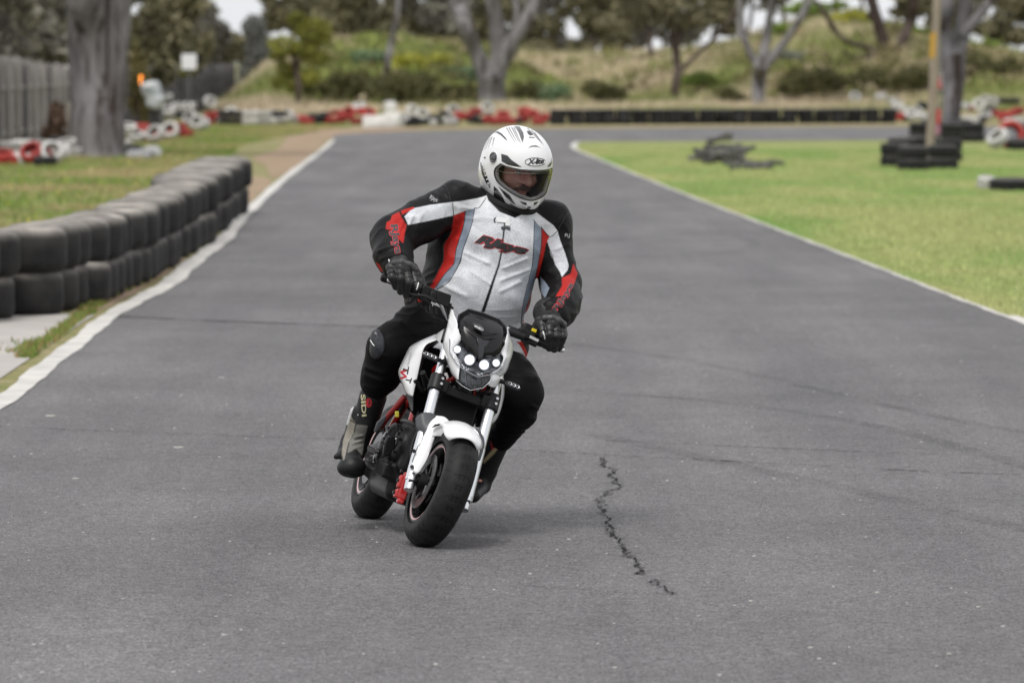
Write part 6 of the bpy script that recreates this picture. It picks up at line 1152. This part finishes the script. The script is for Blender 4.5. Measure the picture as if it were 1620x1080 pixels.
V2, F2 = textmesh('SIDI', 0, .03); decal('boot_lettering', V2, F2, (570.5, 624), (572.5, 659), (578, 623), bB, mat('cream_lettering', (.55, .52, .33), .5), BO)
a_ = np.linspace(0, 6.283, 17)[:-1]; decal('boot_emblem', [(.5, .5)]+[(.5+.5*math.cos(t), .5+.5*math.sin(t)) for t in a_], [(0, i+1, (i+1) % 16+1) for i in range(16)], (578, 644), (588.5, 644.5), (578, 629), bB, M_INKR, BO)
stitch([(583.5, 633), (585, 636), (582.5, 639)], .0012, M_INKB, BO, bB, .002, name='emblem_mark'); stitch([(566, 655), (566.5, 657)], .003, M_STEEL, BO, bB, name='boot_rivet')
BL_ = [C2((790, 690, .45, 20), (768, 745, .38, 17), .02), C2((768, 745, .38, 16), (762, 765, .38, 14), .02), C2((762, 768, .38, 13), (749, 784, .50, 11), .02)]
V, F = sdf_mesh(BL_, .0045); N = vnormals(V, F); mk('boot', (V, F), M_BOOT, rider, ang=None, cols=paint(V, N, (.014, .014, .015, 0), [([(776, 695), (796, 690), (792, 700), (778, 712)], (.42, .03, .03, 0)), ([(778, 712), (792, 701), (786, 712), (766, 733), (764, 728)], (.45, .38, .22, 0))], elev((775, 720, .42))))
# ---- gloves: gauntlet, back of the hand, four fingers closed round the lever, thumb round the grip
def glove(cuff, wrist, kn, mid, tip, thumb, guard, side):
    A = [C2(cuff[0], cuff[1], .012), C2((*wrist, 15), (*[sum(k[i] for k in kn)/4 for i in range(3)], 16), .012)]
    for k in kn: A.append(C2((*wrist, 11), (*k, 8.2), .008))
    for k, m_, t in zip(kn, mid, tip): A += [C2((*k, 7.8), (*m_, 7.2), .0035), C2((*m_, 7.2), (*t, 5.9), .0035)]
    A.append(C2((*thumb[0], 9), (*thumb[1], 7.5), .006)); A.append(C2((*thumb[1], 7.5), (*thumb[2], 6.5), .004))
    V, F = sdf_mesh(A, .0022); V = relax(V, F, 1, .3); N = vnormals(V, F); V = wrinkles(V, N, .0012, 30., side, (1, 1, 1)); N = vnormals(V, F)
    g = mk('glove', (V, F), M_GLOV, rider, ang=None, cols=paint(V, N, (.013, .013, .013, 0), [], elev(wrist)))
    for k, m_ in zip(kn, mid):
        p = .45*np.array(k)+.55*np.array(m_); q = BW(*p)+bF*.012; b = MB(); s = PXM(q); b.ball(q, (4.6/s, .006, 5.6/s), 14); mk('finger_pad', b, mat('pad_leather', (.022, .022, .022), .35), g)
    for k, m_, t in zip(kn, mid, tip):
        for u in (.35, .8): p = np.array(k)*(1-u)+np.array(m_)*u; q = BW(*p); s = PXM(q); b = MB(); d_ = BW(*m_)-BW(*k); d_ /= np.linalg.norm(d_); b.lathe([(8.1/s, -.0012), (8.9/s, 0), (8.1/s, .0012)], q, d_, 20); mk('finger_seam', b, M_GLOV, g, cols=np.tile((.02, .02, .02, 0), (60, 1)))
    gq = sdf_mesh([C2((*guard[i], 5.2), (*guard[i+1], 5.2), .008) for i in range(len(guard)-1)], .0022); Vg, Fg = gq; mk('knuckle_guard', gq, mat('guard_grey', (.07, .07, .072), .4, col2=(.035, .035, .036), nscale=60), g, ang=None)
    return g
g1 = glove(((627, 416, .77, 20), (630, 420, .80, 19)), (630, 415, .80), [(618, 423, .855), (629.5, 423, .865), (642, 426, .87), (654, 432, .87)], [(621, 439, .90), (633.5, 441, .91), (647, 447, .915), (660, 454, .91)], [(626, 453, .885), (634, 461, .89), (643, 467, .89), (654, 473, .885)], [(652, 424, .83), (663, 440, .83), (668, 452, .85)], [(624, 416, .87), (635, 415, .885), (647, 419, .885), (658, 426, .88)], 1.)
g2 = glove(((868, 495, .76, 25), (871, 506, .80, 20)), (871, 502, .80), [(857, 513, .86), (868, 509, .865), (879, 512, .865), (888, 518, .86)], [(859, 531, .90), (870, 530, .905), (881, 531, .905), (890, 532, .895)], [(863, 546, .885), (869, 550, .885), (877, 552, .885), (886, 546, .88)], [(855, 508, .83), (847, 520, .82), (848, 532, .84)], [(862, 503, .88), (873, 503, .885), (884, 507, .885), (892, 513, .88)], 5.)
bg1, bg2 = target(g1), target(g2)
for pts, g, b in (([(615, 409), (616, 414)], g1, bg1), ([(662, 447), (661, 452), (659, 458)], g1, bg1), ([(859, 524), (861, 530), (862, 536)], g2, bg2)): stitch([pts[0], *(pts[1:-1] or [((pts[0][0]+pts[-1][0])/2, (pts[0][1]+pts[-1][1])/2)]), pts[-1]], .0024, M_INKW, g, b, name='glove_mark')
# ---- helmet
hc = BW(818.5, 262.5, .52)
HS = [ell(H(0, -.008, .018), (.128, .160, .135), HR, k=.03), ell(H(0, .050, -.078), (.098, .108, .080), HR, k=.06), ell(H(0, -.05, -.06), (.112, .105, .095), HR, k=.05), ell(H(0, .148, -.105), (.030, .018, .022), HR, k=.02)]
V, F = sdf_mesh(HS, .0020); V = relax(V, F, 3, .4); N = vnormals(V, F); elH = elev((817, 268, .60)); x, y = elH(V)
def hp(l): return [(740+a/6.353, 180+b/6.353) for a, b in l]
VIS = hp([(335, 500), (400, 530), (480, 553), (560, 566), (700, 573), (800, 560), (838, 545), (850, 600), (815, 700), (785, 800), (720, 850), (630, 870), (520, 840), (400, 770), (305, 690), (268, 610), (280, 545)])
OPN = hp([(345, 515), (400, 545), (480, 568), (560, 580), (700, 588), (800, 576), (822, 566), (828, 620), (800, 690), (770, 785), (710, 832), (630, 850), (525, 820), (410, 752), (320, 680), (288, 610), (296, 550)])
HP = [([(250, 180), (300, 165), (340, 195), (380, 240), (402, 280), (370, 255), (330, 215), (290, 190)], .02), ([(465, 115), (520, 120), (560, 190), (566, 240), (550, 300), (535, 260), (510, 190)], .10), ([(590, 170), (630, 170), (658, 215), (625, 222), (605, 205)], .015), ([(612, 234), (672, 236), (672, 247), (615, 246)], .015), ([(605, 350), (640, 326), (690, 322), (738, 352), (700, 338), (650, 338)], .015),
      ([(335, 405), (400, 425), (440, 470), (545, 545), (480, 540), (400, 520), (340, 485)], .015), ([(842, 420), (835, 480), (795, 540), (830, 530), (850, 490)], .015), ([(128, 470), (160, 540), (190, 620), (228, 700), (224, 750), (180, 690), (140, 600), (122, 500)], .02), ([(262, 725), (300, 760), (345, 820), (412, 965), (380, 950), (300, 885), (258, 820)], .015), ([(305, 730), (420, 820), (485, 918), (440, 895), (380, 840)], .015),
      ([(520, 880), (592, 898), (592, 926), (545, 907)], .012), ([(663, 895), (717, 878), (690, 912), (663, 924)], .012), ([(600, 935), (635, 935), (625, 964), (590, 964)], .012)]
def ln_(a, b, w): d = np.array(b, float)-a; d /= np.linalg.norm(d); n_ = np.array([-d[1], d[0]])*w/2; return [tuple(np.array(a)+n_), tuple(np.array(b)+n_*.3), tuple(np.array(b)-n_*.3), tuple(np.array(a)-n_)]
for a, b in (((388, 135), (480, 305)), ((412, 132), (505, 312)), ((440, 130), (530, 320)), ((462, 132), (543, 326)), ((600, 140), (720, 275)), ((640, 160), (745, 300)), ((670, 185), (762, 315)), ((200, 240), (158, 365)), ((222, 230), (178, 352)), ((244, 225), (202, 342)), ((266, 235), (246, 322))): HP.append((ln_(a, b, 13), .14))
for k in range(6): HP.append((ln_((425+k*6, 905+k*22), (500+k*12, 945+k*13), 12), .03))
HP = [(hp(p), (c, c, c*1.05, 0)) for p, c in HP]+[(hp([(548, 1000), (592, 988), (592, 1010), (552, 1014)]), (.4, .03, .03, 0))]
Ch = paint(V, N, (.80, .80, .81, 0), HP, elH, front=False); cut = (N@_fw < .05) & inpoly(x, y, OPN)
low = ((V-hc)@hu) < -.138
fc = cut[F].all(1) | low[F].all(1); F1 = F[~fc]
def compact(V, F, *A): u, inv = np.unique(F, return_inverse=True); return (V[u], inv.reshape(F.shape), *[a[u] for a in A])
V1, F1, C1 = compact(V, F1, Ch)
m_, n_, b_, l_ = nodes_mat('helmet_shell'); at = n_.nodes.new('ShaderNodeAttribute'); at.attribute_name = 'Col'; l_(at.outputs['Color'], b_.inputs['Base Color']); b_.inputs['Roughness'].default_value = .22; b_.inputs['Coat Weight'].default_value = .6; b_.inputs['Coat Roughness'].default_value = .05
HE = mk('helmet', (V1, F1), m_, rider, ang=None, cols=C1); s_ = HE.modifiers.new('shell', 'SOLIDIFY'); s_.thickness = .010; s_.offset = -1
vz = (N@_fw < .1) & inpoly(x, y, VIS); Fv = F[vz[F].all(1)]; yl = np.array([(740+a/6.353) for a in (800,)])[0]
Cv = np.tile((.33, .33, .34, 1.), (len(V), 1)); Cv[(x > 868.) & (y < 293)] = (.5, .5, .10, 1)
Vv, Fv, Cv = compact(V+N*.0035, Fv, Cv)
mv = bpy.data.materials.new('tinted_visor'); mv.use_nodes = True; nv_ = mv.node_tree; nv_.nodes.clear(); o_ = nv_.nodes.new('ShaderNodeOutputMaterial'); at = nv_.nodes.new('ShaderNodeAttribute'); at.attribute_name = 'Col'
tr = nv_.nodes.new('ShaderNodeBsdfTransparent'); gl_ = nv_.nodes.new('ShaderNodeBsdfGlossy'); gl_.inputs['Roughness'].default_value = .03; fr_ = nv_.nodes.new('ShaderNodeFresnel'); fr_.inputs['IOR'].default_value = 1.4; mxs = nv_.nodes.new('ShaderNodeMixShader')
gm = nv_.nodes.new('ShaderNodeGamma'); gm.inputs[1].default_value = .42; nv_.links.new(at.outputs['Color'], gm.inputs[0]); nv_.links.new(gm.outputs[0], tr.inputs[0])
fm = nv_.nodes.new('ShaderNodeMath'); fm.operation = 'MULTIPLY'; fm.inputs[1].default_value = .8; nv_.links.new(fr_.outputs[0], fm.inputs[0]); nv_.links.new(fm.outputs[0], mxs.inputs[0]); nv_.links.new(tr.outputs[0], mxs.inputs[1]); nv_.links.new(gl_.outputs[0], mxs.inputs[2]); nv_.links.new(mxs.outputs[0], o_.inputs[0])
mk('visor', (Vv, Fv), mv, HE, ang=None, cols=Cv)
Vf, Ff, _ = compact(V, F, x); bvH = BVHTree.FromPolygons([tuple(v) for v in Vf], [tuple(f) for f in Ff])
stitch(VIS+[VIS[0]], .0022, M_BLK, HE, bvH, .004, 'visor_seal'); stitch(hp([(335, 500), (400, 527), (480, 547), (560, 562), (700, 568), (800, 556), (838, 541)]), .0026, M_STEEL, HE, bvH, .004, 'brow_trim')
stitch(hp([(296, 560), (350, 585), (520, 598), (700, 600), (800, 590)]), .0012, M_STEEL, HE, bvH, .003, 'sun_visor_edge')
pv = hp([(258, 440)])[0]; d = ray(*pv); d /= np.linalg.norm(d); h_, nn, _, _ = bvH.ray_cast(Vector(_C), Vector(d)); nn = np.array(nn); h_ = np.array(h_)
mb = MB(); mb.lathe([(.019, -.004), (.019, .003), (.0165, .006), (.012, .004), (.008, .006), (0, .007)], h_, nn, 32); mk('visor_pivot', mb, mat('pivot_metal', (.20, .20, .21), .28, metal=.7, col2=(.06, .06, .065), nscale=150), HE)
mb = MB(); mb.lathe([(.0195, -.002), (.022, .002), (.024, -.004)], h_, nn, 32); mk('pivot_ring', mb, M_WHP, HE)
for c_, w_ in (((170, 440), .0022), ((308, 603), .0026)): p_ = hp([c_])[0]; stitch([(p_[0]-.8, p_[1]), p_, (p_[0]+.8, p_[1])], w_, M_BLK if c_[0] == 170 else M_STEEL, HE, bvH, .004, 'visor_stud')
el_ = [(680+104*math.cos(t), 485+41*math.sin(t)) for t in np.linspace(.35, 6.0, 26)]; stitch(hp(el_), .0011, M_INKB, HE, bvH, .0008, 'badge_ring')
V2, F2 = textmesh('X-lite', .25, .035, .9, .1); a, b, c = hp([(602, 512), (768, 503), (600, 456)]); decal('helmet_lettering', V2, F2, a, b, c, bvH, M_INKB, HE, .0012)
V2, F2 = textmesh('XLITE', 0, .02); a, b, c = hp([(135, 500), (205, 735), (160, 490)]); decal('helmet_lettering', V2, F2, a, b, c, bvH, mat('side_white', (.7, .7, .7), .4), HE, .0012)
nr = MB(); th = np.linspace(0, 2*math.pi, 40); nr.tube([H(.100*math.cos(t), -.005+.118*math.sin(t), -.135-.012*math.sin(t)) for t in th], .016, 10, caps=False); mk('neck_roll', nr, mat('neck_padding', (.012, .012, .012), .9), HE)
li = sdf_mesh([ell(H(0, -.045, .0), (.112, .11, .112), HR, k=.02)], .008); mk('helmet_liner', li, mat('liner_cloth', (.012, .012, .013), .95), HE, ang=None)
